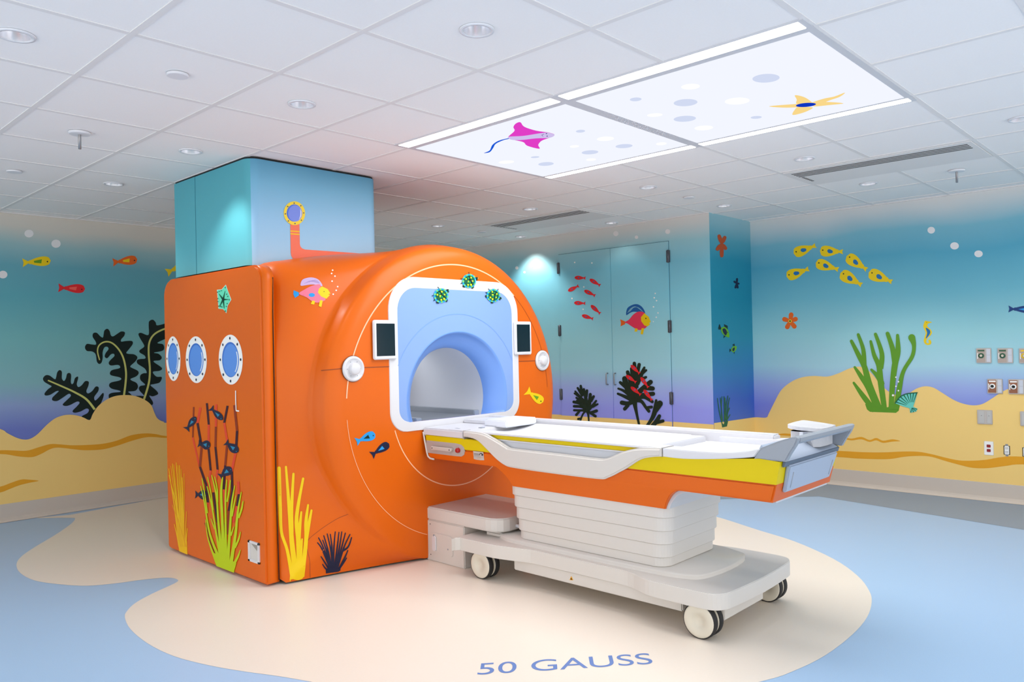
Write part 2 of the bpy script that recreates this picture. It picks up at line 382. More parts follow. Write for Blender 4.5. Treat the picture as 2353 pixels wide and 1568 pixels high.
for i in range(-6, 12):
    x = OX + GX * i
    if X0 < x < XR: 
        for (ya, yb) in ([(Y0, YL)] if i != 4 else [(Y0, OY - 2 * GY), (OY + 2 * GY, YL)]):
            b.box(x - hb, x + hb, ya, yb, CEIL, CEIL + .012, M_TBAR)
for j in range(-8, 10):
    y = OY + GY * j
    if Y0 < y < YL:
        spans = [(X0, XR)]
        if j == -1 or j == 1: spans = [(X0, OX + GX * 3), (OX + GX * 5, XR)]
        if j in (-1, 4): spans = [s for sp in spans for s in ((sp[0], min(sp[1], OX + GX * 7)), (max(sp[0], OX + GX * 8), sp[1])) if s[1] > s[0] + .01]
        for xa, xb in spans: b.box(xa, xb, y - hb, y + hb, CEIL + .0006, CEIL + .012, M_TBAR)
b.build('ceiling_grid', ceiling)
b = MB()
b.box(X0, XC, YL - .022, YL, CEIL - .002, CEIL + .01, M_TBAR); b.box(XR - .022, XR, Y0, YS, CEIL - .002, CEIL + .01, M_TBAR); b.box(XC - .022, XC, YS, YL, CEIL - .002, CEIL + .01, M_TBAR)
struct(b.build('trim_1'), 'white ceiling edge angle along the walls')

# downlights
M_LED = mat('downlight_lamp', (255, 246, 232), emit=4.0)
def make_downlight(x, y, label):
    t = thing('recessed_downlight', label, 'downlight', (x, y, CEIL), 'recessed downlights in the ceiling tiles')
    b = MB(); b.lathe([(.053, .004), (.053, -.003), (.066, -.003), (.067, .003)], (x, y, CEIL), 'Z', M_TRIMW); b.build('trim_ring', t, normals=False)
    b = MB(); b.lathe([(.053, .0), (.051, .02), (.045, .045), (.03, .071)], (x, y, CEIL), 'Z', M_CHROME); b.build('reflector', t, normals=False)
    b = MB(); b.lathe([(.03, .0), (.0001, .0)], (x, y, CEIL + .07), 'Z', M_LED, 24, False); b.build('lamp', t, normals=False)
    return t
place = {(-1, 1): 'recessed downlight cut off by the frame, beside the tile with a blank plate', (1, -1): 'largest-looking recessed downlight, with a bright white reflection in its bowl',
         (1, 1): 'recessed downlight two tiles from the blank plate and in front of the blue shroud', (1, 3): 'recessed downlight beside the teal face of the blue shroud',
         (1, 5): 'recessed downlight close to the fern mural wall, past the stemmed ceiling plate', (6, -3): 'recessed downlight cut off by the frame, above the gas outlet wall',
         (6, -1): 'recessed downlight between the starfish light panel and the long air vent', (6, 1): 'recessed downlight between the stingray light panel and the narrow return wall',
         (6, 3): 'recessed downlight between the stingray light panel and the scanner-side air vent', (6, 5): 'recessed downlight just past the edge of the shroud, above the scanner top',
         (8, -1): 'recessed downlight between the long air vent and the gas outlet wall', (8, 1): 'recessed downlight directly above the narrow return wall', (8, 3): 'recessed downlight in front of the mural double doors',
         (8, 5): 'recessed downlight throwing a bright cone on the wall behind the scanner ring'}
proto = None
SPOT = 8.5
PW = {(8, 5): 44, (8, 3): 3, (8, 1): 2, (8, -1): 30, (1, 3): 22, (6, 5): 20, (6, 3): 30, (6, 1): 24, (8, -3): 18}
for (i, j) in down_cells:
    x0, x1, y0, y1 = cell(i, j); x, y = (x0 + x1) / 2, (y0 + y1) / 2
    if (i, j) not in place: pass
    elif proto is None: proto = make_downlight(x, y, place[(i, j)])
    else: dup(proto, (x, y, CEIL), place[(i, j)])
    ld = bpy.data.lights.new('downlight_beam', 'SPOT'); ld.energy = PW.get((i, j), SPOT); ld.spot_size = math.radians(104); ld.spot_blend = 0.55; ld.shadow_soft_size = 0.045; ld.color = (1.0, 0.965, 0.91)
    lo = bpy.data.objects.new('downlight_beam', ld); COL.objects.link(lo); lo.location = (x, y, CEIL - .006)

# blank plates, sprinklers
first = None
dl = {(0, 1): 'largest-looking blank round ceiling plate, in line with the shroud downlights', (0, 5): 'small blank round ceiling plate near the fern mural wall', (7, 1): 'blank round ceiling plate in front of the narrow return wall', (7, 5): 'blank round ceiling plate beside the scanner-side air vent'}
for c in disc_cells:
    x0, x1, y0, y1 = cell(*c); x, y = (x0 + x1) / 2, (y0 + y1) / 2
    if first is None:
        b = MB(); b.lathe([(.0001, -.008), (.042, -.008), (.045, -.006), (.045, .002)], (x, y, CEIL), 'Z', M_TRIMW, 32, False)
        first = tag(b.build('ceiling_cover_plate', thing('x', 'x', 'x', (x, y, CEIL)), normals=False), dl[c], 'cover plate', 'blank round plates in the ceiling tiles')
        e = first.parent; first.parent = None; first.location = (x, y, CEIL); bpy.data.objects.remove(e)
    else: o = first.copy(); COL.objects.link(o); o.location = (x, y, CEIL); o['label'] = dl[c]
x0, x1, y0, y1 = cell(*spr_cells[0]); x, y = (x0 + x1) / 2, (y0 + y1) / 2
sp = thing('ceiling_sprinkler', 'white ceiling plate with hanging metal stem, two tiles from the blue shroud', 'sprinkler', (x, y, CEIL), 'stemmed ceiling plates')
b = MB(); b.lathe([(.0001, -.01), (.05, -.01), (.054, -.006), (.054, .002)], (x, y, CEIL), 'Z', M_TRIMW, 32, False); b.build('cover_disc', sp, normals=False)
b = MB(); b.lathe([(.0075, -.008), (.0075, -.088), (.0001, -.088)], (x, y, CEIL), 'Z', M_STEEL, 16); b.build('stem', sp, normals=False)
x0, x1, y0, y1 = cell(*spr_cells[1]); dup(sp, ((x0 + x1) / 2, (y0 + y1) / 2, CEIL), 'white ceiling plate with hanging metal stem, by the long air vent')

# air diffusers
def diffuser(y0, y1, label):
    x0, x1 = cell(7, 0)[:2]
    t = thing('ceiling_air_vent', label, 'diffuser', ((x0 + x1) / 2, (y0 + y1) / 2, CEIL), 'slotted air vents in the ceiling')
    b = MB(); b.box(x0 + .015, x1 - .015, y0 + .015, y1 - .015, CEIL - .004, CEIL + .02, M_TBAR, .003); b.build('face_plate', t)
    for k in range(4):
        xs_ = x0 + .075 + .042 * k; b = MB(); b.box(xs_, xs_ + .019, y0 + .05, y1 - .05, CEIL - .0055, CEIL - .002, mat('slot_shadow', (92, 90, 88), rough=.8)); b.build('slot', t)
    for k in range(6):
        xs_ = x0 + .245 + .034 * k; b = MB(); b.box(xs_, xs_ + .02, y1 - .075, y1 - .055, CEIL - .0055, CEIL - .002, mat('slot_shadow', (92, 90, 88))); b.build('louvre_end', t)
    return t
diffuser(OY - 2 * GY, OY, 'long air vent with dark slots, beside the starfish light panel')
diffuser(OY + 3 * GY, OY + 5 * GY, 'air vent with dark slots above the scanner ring and double doors')

# luminous ceiling pictures
M_LUM = mat('luminous_panel', (241, 244, 254), emit=1.02)
M_TUBE = mat('light_strip_glow', (255, 253, 248), emit=5.0)
def EM(c, k=1.0): return mat('glow_%d_%d_%d' % c, c, emit=k)
LUM = Plane('Z', CEIL - .003, -1)
def lum(y0, y1, label):
    x0, x1 = OX + GX * 3, OX + GX * 5
    t = thing('luminous_ceiling_panel', label, 'light panel', ((x0 + x1) / 2, (y0 + y1) / 2, CEIL), 'luminous sea pictures in the ceiling')
    b = MB(); b.box(x0 - .012, x1 + .012, y0, y1, CEIL - .0012, CEIL + .02, mat('panel_flange', (206, 206, 210))); b.build('flange', t)
    b = MB(); b.box(x0 + .033, x1 - .012, y0 + .033, y1 - .033, CEIL - .003, CEIL + .01, M_LUM); b.build('diffuser_sheet', t)
    for xa, xb in ((x0 - .094, x0 - .014), (x1 + .014, x1 + .078)):
        b = MB(); b.box(xa, xb, y0 + .024, y1 - .024, CEIL - .004, CEIL + .01, M_TUBE, .002); s_ = b.build('light_strip', t)
        b = MB()
        b.box(xa - .012, xb + .012, y0, y1, CEIL - .002, CEIL + .012, mat('panel_flange', (206, 206, 210)))
        b.build('strip_frame', s_)
    return t
lum_ray = lum(OY, OY + 2 * GY, 'luminous ceiling panel with a pink stingray')
lum_star = lum(OY - 2 * GY, OY, 'luminous ceiling panel with a yellow starfish')
for nm, t, yy in (('far', lum_ray, OY + GY), ('near', lum_star, OY - GY)):
    ld = bpy.data.lights.new('panel_light', 'AREA'); ld.shape = 'RECTANGLE'; ld.size = 1.3; ld.size_y = 1.15; ld.energy = 24; ld.color = (1, .99, .97); lo = bpy.data.objects.new('panel_light', ld); COL.objects.link(lo); lo.location = (OX + GX * 4, yy, CEIL - .03)
N_ = fr(860, 0, 2.8); R_ = fr(1553, 0, 2.8)
f = Fig(LUM, .0005, .0001, N_)
f.poly(EM((236, 66, 208), .9), [(862, 880), (902, 842), (895, 818), (910, 795), (940, 786), (965, 815), (1040, 840), (1120, 852), (1160, 866), (1130, 885), (1078, 905), (1055, 932), (1062, 957), (985, 938), (960, 915), (910, 903), (875, 895)], True)
f.poly(EM((216, 200, 246), .92), [(862, 880), (960, 874), (1060, 858), (1112, 853), (1160, 866), (1130, 886), (1040, 890), (940, 901), (880, 898)], True)
f.poly(EM((24, 92, 226), .9), [(862, 889), (800, 905), (760, 932), (742, 968), (705, 984), (742, 979), (765, 952), (782, 925), (830, 902), (862, 894)], True)
f.ell(EM((60, 50, 140), .8), 1108, 859, 5, 3, 8); f.ell(EM((60, 50, 140), .8), 1112, 875, 5, 3, 8); f.stroke(EM((60, 50, 140), .8), [(1092, 862), (1078, 868), (1086, 876)], (1.2, 1.2))
f.build('stingray_print', lum_ray)
M_BUB = EM((214, 223, 247), .96); M_BUBW = EM((250, 252, 255), 1.1)
for FR, par, L, m_ in ((N_, lum_ray, [(1327, 844, 30, 9), (1607, 940, 55, 13), (1388, 980, 54, 13), (1105, 1055, 50, 12), (1035, 1011, 28, 6)], M_BUB), (N_, lum_ray, [(1487, 893, 55, 14), (1288, 942, 30, 8), (850, 1043, 50, 10), (1395, 1027, 32, 8), (1847, 925, 34, 9)], M_BUBW),
                       (N_, lum_star, [(1682, 639, 38, 12), (2003, 660, 77, 23), (1998, 764, 72, 19)], M_BUB), (R_, lum_star, [(580, 503, 88, 28), (517, 755, 36, 9)], M_BUB), (N_, lum_star, [(1805, 740, 50, 11), (2120, 823, 60, 15), (2035, 557, 60, 18)], M_BUBW), (R_, lum_star, [(395, 650, 80, 22)], M_BUBW)):
    for e in L: f = Fig(LUM, .0004, .0001, FR); f.ell(m_, *e, rot=-.06); f.build('bubble_print', par)
f = Fig(LUM, .0005, .0001, R_); Y_ = EM((252, 218, 140), .98)
for arm in ([(835, 664), (780, 668), (600, 683), (690, 692), (780, 690), (840, 684)], [(780, 668), (778, 640), (766, 612), (820, 622), (860, 645), (880, 670)], [(860, 668), (900, 650), (960, 632), (1020, 620), (1088, 595), (1055, 622), (990, 645), (900, 680)], [(880, 668), (960, 655), (1080, 664), (980, 676), (890, 684)], [(790, 688), (765, 705), (750, 738), (800, 730), (850, 712), (880, 690)]):
    f.poly(Y_, arm, True)
f.ell(EM((16, 60, 214), .8), 837, 674, 65, 13, rot=-.08); f.build('starfish_print', lum_star)

# ------------------------------------------------------------------ left wall mural
A_ = fr(0, 480, 3.7333); B_ = fr(0, 800, 3.7333)
for e in ((248, 213, 39, 33), (480, 300, 40, 35), (25, 565, 38, 33)): Fig(P_LEFT, F=A_).ell(P_PALE, *e).build('painted_bubble', wall_left)
for ag in ((435, 445), (238, 460), 41, 46, 38, P_YEL, P_SPOTG, 'quad'), ((1177, 435), (1010, 455), 39, 44, 36, P_OR, P_YEL, 'quad'), ((729, 688), (545, 680), 38, 46, 38, P_RED, P_LRED, 'quad'), ((1640, 450), (1470, 530), 40, 46, 38, P_YEL, P_SPOTG, 'quad'):
    N, J, w, tl, tw, bc, sc, st = ag
    nm = {P_YEL: 'yellow fish with a green spot', P_OR: 'orange fish with a yellow spot', P_RED: 'red fish'}[bc]
    Fig(P_LEFT, F=A_).fish(N, J, w, tl, tw, bc, sc, st).build('painted_fish', wall_left, nm)
fern1 = [(765, 618), (700, 590), (748, 560), (762, 532), (740, 520), (690, 545), (640, 556), (622, 540), (660, 500), (682, 470), (660, 460), (600, 490), (560, 498), (537, 485), (570, 450), (607, 412), (590, 393), (540, 425), (490, 455), (450, 450), (450, 425), (490, 385), (503, 370), (480, 372), (430, 402), (390, 408), (382, 390), (410, 355), (442, 330), (420, 315), (380, 290), (368, 262), (390, 235), (425, 237), (468, 268), (480, 255), (490, 210), (510, 190), (530, 205), (530, 260), (548, 283), (565, 260), (575, 222), (597, 215), (610, 235), (607, 290), (615, 310), (630, 300), (642, 260), (665, 245), (670, 260), (658, 310), (672, 335), (700, 320), (730, 285), (760, 290), (757, 325), (740, 370), (755, 390), (790, 370), (820, 332), (845, 337), (842, 370), (808, 420), (815, 450), (842, 430), (880, 387), (890, 400), (880, 440), (855, 490), (820, 530), (800, 600)]
f = Fig(P_LEFT, F=B_); f.poly(P_FERN, fern1, True); f.stroke(P_RIB, [(812, 528), (740, 440), (640, 380), (520, 325), (415, 280)], (10, 6)); f.build('painted_fern', wall_left)
fern2 = [(960, 1640), (932, 1600), (960, 1580), (1030, 1572), (1022, 1560), (960, 1545), (935, 1520), (950, 1492), (1020, 1475), (1040, 1460), (1020, 1445), (955, 1430), (942, 1410), (960, 1385), (1020, 1370), (1030, 1355), (1010, 1340), (950, 1345), (932, 1325), (945, 1300), (980, 1265), (975, 1245), (950, 1250), (920, 1282), (898, 1270), (905, 1240), (930, 1205), (920, 1185), (895, 1190), (880, 1230), (880, 1280), (870, 1320), (850, 1332), (830, 1310), (820, 1250), (790, 1225), (745, 1220), (728, 1190), (745, 1160), (790, 1165), (822, 1165), (820, 1140), (795, 1100), (800, 1068), (830, 1065), (860, 1095), (882, 1105), (888, 1080), (895, 1045), (920, 1030), (940, 1050), (950, 1085), (970, 1095), (1010, 1070), (1040, 1053), (1070, 1060), (1065, 1090), (1040, 1120), (1040, 1140), (1080, 1135), (1130, 1135), (1138, 1160), (1110, 1200), (1083, 1235), (1100, 1245), (1150, 1250), (1178, 1275), (1160, 1310), (1118, 1350), (1130, 1365), (1180, 1390), (1188, 1415), (1165, 1440), (1120, 1460), (1130, 1475), (1170, 1495), (1183, 1530), (1160, 1562), (1100, 1570), (1120, 1590), (1140, 1640)]
f = Fig(P_LEFT, F=A_); f.poly(P_FERN, fern2, True); f.stroke(P_RIB, [(1060, 1620), (1076, 1500), (1080, 1400), (1060, 1290), (1020, 1210), (960, 1152), (900, 1142), (850, 1172), (836, 1225), (853, 1295)], (9, 5)); f.build('painted_fern', wall_left)
fern3 = [(1240, 1660), (1165, 1612), (1200, 1605), (1235, 1605), (1200, 1565), (1190, 1540), (1205, 1520), (1245, 1510), (1205, 1470), (1203, 1430), (1230, 1412), (1258, 1408), (1240, 1370), (1180, 1330), (1175, 1300), (1200, 1290), (1245, 1285), (1240, 1260), (1200, 1235), (1197, 1215), (1235, 1185), (1230, 1160), (1200, 1110), (1187, 1075), (1210, 1065), (1273, 1083), (1275, 1000), (1280, 965), (1310, 952), (1335, 975), (1345, 1000), (1400, 990), (1470, 970), (1520, 1040), (1450, 1100), (1350, 1150), (1400, 1165), (1400, 1215), (1320, 1235), (1360, 1245), (1387, 1275), (1370, 1300), (1315, 1310), (1387, 1365), (1370, 1390), (1310, 1400), (1340, 1440), (1387, 1445), (1370, 1490), (1320, 1505), (1290, 1515), (1340, 1560), (1355, 1590), (1310, 1610), (1280, 1605), (1312, 1660), (1300, 1685)]
f = Fig(P_LEFT, F=A_); f.poly(P_FERN, fern3, True); f.stroke(P_RIB, [(1230, 1650), (1275, 1500), (1285, 1380), (1275, 1250), (1280, 1150), (1320, 1080), (1400, 1035), (1500, 1010)], (9, 7)); f.build('painted_fern', wall_left)
def dune(pl, F, pts, ends, name, parent, base=.004, m_=None):
    uv = [pl.uv(x, y) for x, y in F(pts)]
    uv = [(p[0], p[1]) for p in smo(uv, 6)]
    f = Fig(pl, base); f.raw(m_ or M_SAND, uv + ends); return f.build(name, parent)
dune(P_LEFT, B_, [(-900, 560), (-300, 600), (0, 695), (60, 730), (140, 770), (205, 786), (260, 778), (320, 740), (400, 660), (470, 605), (540, 579), (600, 573), (660, 580), (715, 597), (768, 618), (795, 565), (840, 500), (910, 445), (990, 412), (1080, 404), (1160, 413), (1240, 445), (1295, 490), (1325, 560), (1350, 605), (1400, 632), (1500, 640), (2200, 600), (3400, 650)], [(XC - .01, .14), (X0 + .1, .14)], 'painted_dune', wall_left)
f = Fig(P_LEFT, .0047, F=B_); f.poly(M_SAND2, [(-300, 900), (0, 878), (120, 880), (230, 881), (330, 852), (430, 825), (520, 828), (620, 835), (750, 832), (880, 822), (1000, 795), (1120, 750), (1240, 733), (1340, 740), (1420, 755), (1700, 770), (1420, 772), (1330, 765), (1240, 768), (1120, 800), (1000, 840), (880, 870), (740, 878), (640, 870), (500, 855), (430, 868), (350, 910), (270, 937), (150, 930), (0, 910), (-300, 930)], True); f.build('painted_sand_line', wall_left)
f = Fig(P_LEFT, .0047, F=B_); f.poly(M_SAND2, [(-200, 1230), (0, 1190), (90, 1158), (180, 1129), (250, 1130), (332, 1140), (250, 1157), (160, 1180), (70, 1215), (0, 1240), (-200, 1280)], True); f.build('painted_sand_line', wall_left)

# ------------------------------------------------------------------ right wall mural
J_ = fr(1720, 480, 3.717); K_ = fr(1720, 760, 3.2006)
for e in ((1561, 183, 32, 29), (1760, 317, 37, 31), (1965, 385, 36, 29)): Fig(P_RIGHT, F=J_).ell(P_PALE, *e).build('painted_bubble', wall_right)
for N, J, w in (((386, 383), (545, 325), 46), ((610, 360), (775, 366), 47), ((838, 405), (985, 503), 50), ((325, 580), (485, 524), 47), ((575, 462), (738, 510), 47), ((785, 550), (940, 636), 52), ((1027, 545), (1197, 613), 52)):
    Fig(P_RIGHT, F=J_).fish(N, J, w, 33, 22, P_YEL, P_BLU, 'heart', er=6, blunt=1.7).build('painted_fish', wall_right, 'yellow fish with a blue spot')
f = Fig(P_RIGHT, F=J_)
for t in ((365, 905), (402, 943), (392, 1005), (332, 1010), (308, 944)): f.stroke(P_OR, [(356, 960), ((356 + t[0]) / 2, (960 + t[1]) / 2), t], (8, 17, 20))
f.ell(P_RINGY, 356, 960, 14, 14); f.ell(P_EYE, 356, 960, 7, 7); f.build('painted_flower', wall_right)
Fig(P_RIGHT, F=J_).fish((2470, 862), (2258, 857), 34, 38, 30, P_DBLUE, P_SKY, 'tri').build('painted_fish', wall_right, 'dark blue fish cut by the frame edge')
f = Fig(P_RIGHT, F=J_); f.poly(P_YEL, [(1510, 957), (1530, 961), (1568, 969), (1537, 980), (1527, 995), (1532, 1010), (1555, 1030), (1567, 1055), (1557, 1080), (1532, 1105), (1520, 1125), (1522, 1146), (1541, 1146), (1536, 1125), (1548, 1117), (1561, 1135), (1556, 1158), (1527, 1164), (1505, 1150), (1497, 1125), (1506, 1090), (1514, 1060), (1502, 1030), (1493, 1005), (1500, 975)], True)
f.poly(P_BLU, [(1513, 1018), (1542, 1030), (1554, 1055), (1540, 1085), (1514, 1110), (1526, 1060)], True); f.ell(P_EYE, 1522, 970, 3, 3, 8); f.build('painted_seahorse', wall_right)
dune(P_RIGHT, K_, [(-60, 650), (0, 645), (60, 638), (130, 640), (150, 610), (190, 530), (240, 440), (310, 380), (390, 345), (480, 334), (580, 338), (660, 315), (740, 280), (810, 265), (860, 280), (910, 320), (960, 380), (1020, 440), (1075, 470), (1120, 478), (1180, 460), (1240, 425), (1300, 410), (1360, 420), (1420, 455), (1500, 505), (1570, 535), (1650, 550), (1720, 540), (1790, 500), (1850, 460), (1910, 430), (1980, 420), (2100, 415), (2400, 430), (3200, 520)], [(-1.2, .14), (YS, .14)], 'painted_dune', wall_right, .002)
f = Fig(P_RIGHT, .0026, F=K_); f.poly(M_SAND2, [(350, 882), (650, 885), (850, 895), (1000, 896), (1130, 890), (1250, 892), (1350, 910), (1450, 935), (1550, 955), (1650, 957), (1750, 950), (1870, 930), (2026, 928), (2500, 960), (2500, 1010), (2026, 985), (1900, 995), (1760, 1012), (1650, 1010), (1560, 990), (1450, 960), (1350, 930), (1270, 922), (1150, 928), (1040, 945), (900, 945), (780, 940), (650, 930), (350, 918)], True); f.build('painted_sand_line', wall_right)
f = Fig(P_RIGHT, .0026, F=K_); f.poly(M_SAND2, [(205, 768), (260, 757), (340, 764), (450, 778), (600, 770), (700, 785), (760, 795), (830, 782), (890, 805), (940, 790), (990, 810), (1060, 800), (1117, 813), (1060, 817), (990, 826), (940, 808), (890, 819), (830, 800), (760, 808), (700, 798), (600, 790), (450, 790), (340, 778), (260, 772)], True); f.build('painted_sand_line', wall_right)
f = Fig(P_RIGHT, .003, F=K_); f.poly(P_GRN, [(858, 540), (872, 580), (895, 598), (1085, 605), (1105, 590), (1114, 550), (1060, 552), (1020, 565), (985, 545), (960, 555), (920, 540)])
for p_, h_ in (([(930, 590), (850, 490), (775, 385)], (34, 20, 9)), ([(940, 560), (880, 420), (830, 340), (782, 270)], (30, 24, 17, 9)), ([(960, 560), (890, 400), (855, 270), (810, 180), (758, 78)], (40, 24, 20, 17, 12)), ([(852, 260), (845, 140), (808, 30)], (18, 15, 11)),
                ([(1000, 570), (972, 370), (960, 260), (925, 180), (900, 80)], (36, 22, 19, 15, 10)), ([(972, 280), (982, 170), (935, 27)], (20, 17, 12)), ([(985, 400), (950, 335), (905, 288)], (20, 17, 9)), ([(1000, 590), (985, 450), (985, 380)], (16, 16, 14)), ([(1050, 580), (1060, 400), (1078, 250), (1100, 150), (1097, 35)], (24, 20, 22, 20, 11)),
                ([(1080, 240), (1060, 130), (1024, 22)], (22, 18, 14)), ([(1085, 580), (1110, 430), (1140, 300), (1205, 190), (1218, 110), (1202, 52)], (30, 20, 14, 14, 15, 26))):
    f.stroke(P_GRN, p_, [min(q, 19) if p[1] > 400 else q for p, q in zip(p_, h_)] if len(h_) == len(p_) else [min(q, 20) for q in h_])
f.build('painted_coral', wall_right)
for x, y, r in ((1086, 343, 6), (1104, 376, 6), (1086, 410, 6), (1104, 442, 6), (1064, 476, 8)): Fig(P_RIGHT, .0066, F=K_).ell(P_WHITE, x, y, r, r, 14).build('painted_bubble', wall_right)
f = Fig(P_RIGHT, .0066, .0002, F=K_); f.poly(P_AQUA, [(1080, 535), (1115, 490), (1165, 465), (1243, 457), (1232, 500), (1213, 560), (1245, 575), (1235, 595), (1190, 605), (1187, 572), (1140, 558)])
for t in ((1090, 527), (1105, 507), (1122, 490), (1145, 477), (1168, 467), (1192, 462), (1215, 460), (1238, 461)): f.stroke(P_SEAG, [(1202 + (t[0] - 1202) * .35, 562 + (t[1] - 562) * .35), t], (1.5, 4), False)
for t in ((1195, 600), (1215, 598), (1230, 590), (1240, 578)): f.stroke(P_SEAG, [(1204, 568), t], (1.2, 3), False)
f.stroke(P_SEAG, [(1080, 535), (1115, 490), (1165, 465), (1243, 457)], (4, 4)); f.build('painted_shell', wall_right)

# ------------------------------------------------------------------ return wall mural
S_ = fr(1620, 500, 3.1333)
f = Fig(P_SIDE, F=S_)
for t in ((101, 135), (141, 145), (146, 222), (119, 275), (88, 228)): f.stroke(paint((178, 72, 24)), [(119, 190), ((119 + t[0]) / 2, (190 + t[1]) / 2), t], (6, 14, 13))
f.build('painted_flower', wall_side, 'rust orange flower')
f = Fig(P_SIDE, F=S_)
for t in ((230, 443), (241, 477), (234, 505), (218, 505), (211, 463)): f.stroke(P_NAVY, [(228, 475), ((228 + t[0]) / 2, (475 + t[1]) / 2), t], (3, 7, 7))
f.build('painted_flower', wall_side, 'small dark navy flower')
f = Fig(P_SIDE, F=S_); f.poly(P_INK, [(93, 800), (105, 766), (114, 795)]); f.poly(P_INK, [(118, 800), (100, 770), (95, 808), (118, 806)]); f.poly(P_INK, [(134, 768), (162, 780), (162, 812), (140, 790)]); f.poly(P_INK, [(132, 870), (135, 850), (148, 855)])
f.poly(P_FGRN, [(114, 800), (130, 788), (150, 795), (168, 820), (174, 862), (155, 860), (128, 842), (116, 822)], True); f.poly(P_NAVY, [(124, 806), (142, 800), (156, 826), (148, 850), (132, 834)], True); f.ell(P_EYE, 160, 828, 3, 4, 8); f.build('painted_fish', wall_side, 'larger green fish with a dark heart spot')
f = Fig(P_SIDE, F=S_); f.poly(P_INK, [(176, 944), (188, 955), (176, 973)]); f.poly(P_INK, [(194, 918), (211, 908), (214, 930)]); f.poly(P_INK, [(204, 970), (213, 968), (209, 986)])
f.poly(P_FGRN, [(187, 950), (200, 930), (226, 928), (224, 950), (208, 970), (193, 966)], True); f.poly(P_NAVY, [(197, 945), (212, 936), (210, 958), (198, 962)], True); f.build('painted_fish', wall_side, 'smaller green fish')
f = Fig(P_SIDE, .002); f.raw(M_SAND, [(XC, P_SIDE.uv(1633.5, 974)[1]), P_SIDE.uv(1680, 967), (XR, P_SIDE.uv(1730, 960)[1]), (XR, .14), (XC, .14)]); f.build('painted_dune', wall_side)
f = Fig(P_SIDE, .0026, F=S_); f.poly(P_SEAG, [(112, 1462), (122, 1480), (132, 1490), (140, 1470), (166, 1462), (156, 1505), (122, 1513)])
for p_ in ([(120, 1478), (102, 1400), (88, 1303)], [(124, 1470), (117, 1380), (108, 1300)], [(122, 1470), (116, 1360), (121, 1290)], [(138, 1475), (137, 1380), (136, 1290)], [(140, 1460), (147, 1390), (142, 1300)], [(150, 1465), (150, 1370), (163, 1285)], [(155, 1460), (165, 1350), (175, 1300)], [(152, 1465), (178, 1420)], [(158, 1410), (174, 1372)]): f.stroke(P_SEAG, p_, (4, 2.6))
f.build('painted_seagrass', wall_side)

# ------------------------------------------------------------------ double doors in the back wall
I_ = fr(1160, 480, 3.0155); V_ = fr(1280, 800, 7.839)
DZ1 = 2.352
doors = []
for n_, (ya, yb), lab in (('door_1', (4.724, 5.418), 'left door leaf painted with red fish, of the mural double doors'), ('door_2', (4.032, 4.720), 'right door leaf painted with a rainbow fish, of the mural double doors')):
    b = MB(); b.box(XC - .012, XC + .01, ya, yb, .02, DZ1, M_SEAB, .002); d = struct(b.build(n_), lab); doors.append(d)
    side = yb if n_ == 'door_1' else ya
    for z in (2.205, 1.522, .825):
        b = MB(); b.lathe([(.0001, -.062), (.009, -.062), (.009, .062), (.0001, .062)], (XC - .016, side, z), 'Z', mat('hinge_metal', (96, 100, 108), rough=.4, metal=.6), 12); b.box(XC - .016, XC - .01, side - .02, side + .02, z - .058, z + .058, mat('hinge_metal', (96, 100, 108))); b.build('hinge', d)
    hy = 4.784 if n_ == 'door_1' else 4.685
    b = MB(); b.tube([(XC - .012, hy, 1.062), (XC - .04, hy, 1.06), (XC - .043, hy, 1.05), (XC - .043, hy, .955), (XC - .04, hy, .946), (XC - .012, hy, .944)], .006, M_STEEL); b.build('pull_handle', d)
b = MB(); g_ = mat('door_gap', (44, 84, 100), rough=.8)
for y0, y1, z0, z1 in ((5.4185, 5.4225, 0, DZ1 + .004), (4.028, 4.0315, 0, DZ1 + .004), (4.028, 5.4225, DZ1 + .0005, DZ1 + .004), (4.7205, 4.7235, 0, DZ1)): b.box(XC - .002, XC, y0, y1, z0, z1, g_)
b.build('door_reveal', wall_back)
P_DOOR = Plane('X', XC - .012)
for x, y, r in ((770, 172, 18), (913, 197, 12), (1129, 158, 17), (84, 410, 11), (137, 440, 8), (187, 398, 9)): Fig(P_BACK, F=I_).ell(P_PALE, x, y, r, r, 18).build('painted_bubble', wall_back)
for k, L in enumerate((((485, 372, 5), (604, 376, 5), (548, 542, 5), (466, 622, 6), (543, 697, 5)), ((1043, 587, 5), (1036, 617, 5), (1052, 637, 5), (1031, 680, 5), (1062, 722, 5), (1050, 752, 5), (1030, 782, 4)))):
    for x, y, r in L: Fig(P_DOOR, F=I_).ell(P_WHITE, x, y, r, r, 12).build('painted_bubble', doors[k])
RF = [((483, 477), (547, 480)), ((588, 488), (650, 525)), ((438, 570), (500, 540)), ((550, 566), (615, 597)), ((480, 652), (545, 655)), ((596, 668), (652, 718)), ((534, 738), (600, 759))]
for N, J in RF: Fig(P_DOOR, F=I_).fish(N, J, 14, 14, 13, P_RED, P_BLU, 'dot', eye=paint((130, 10, 20)), er=2.5, blunt=1.25).build('painted_fish', doors[0], 'small red fish with a blue dot')
f = Fig(P_DOOR, F=I_); f.poly(paint((28, 92, 160)), [(842, 737), (848, 692), (880, 668), (915, 661), (945, 675), (965, 700), (972, 724), (950, 716), (920, 715), (890, 714), (868, 722)], True)
for k in range(5): f.stroke(paint((122, 178, 200)), [(850 + 5 * k, 722 - 3 * k), (872 + 6 * k, 692 - k * 2), (905 + 6 * k, 678 + 2 * k), (940 + 5 * k, 700 + 4 * k)], (1.2, 1.2))
f.poly(P_OR, [(800, 766), (835, 781), (835, 800), (803, 815), (806, 790)]); f.poly(P_CRIM, [(828, 788), (860, 770), (893, 732), (930, 713), (972, 724), (985, 780), (985, 818), (950, 838), (920, 838), (880, 815), (850, 795)], True)
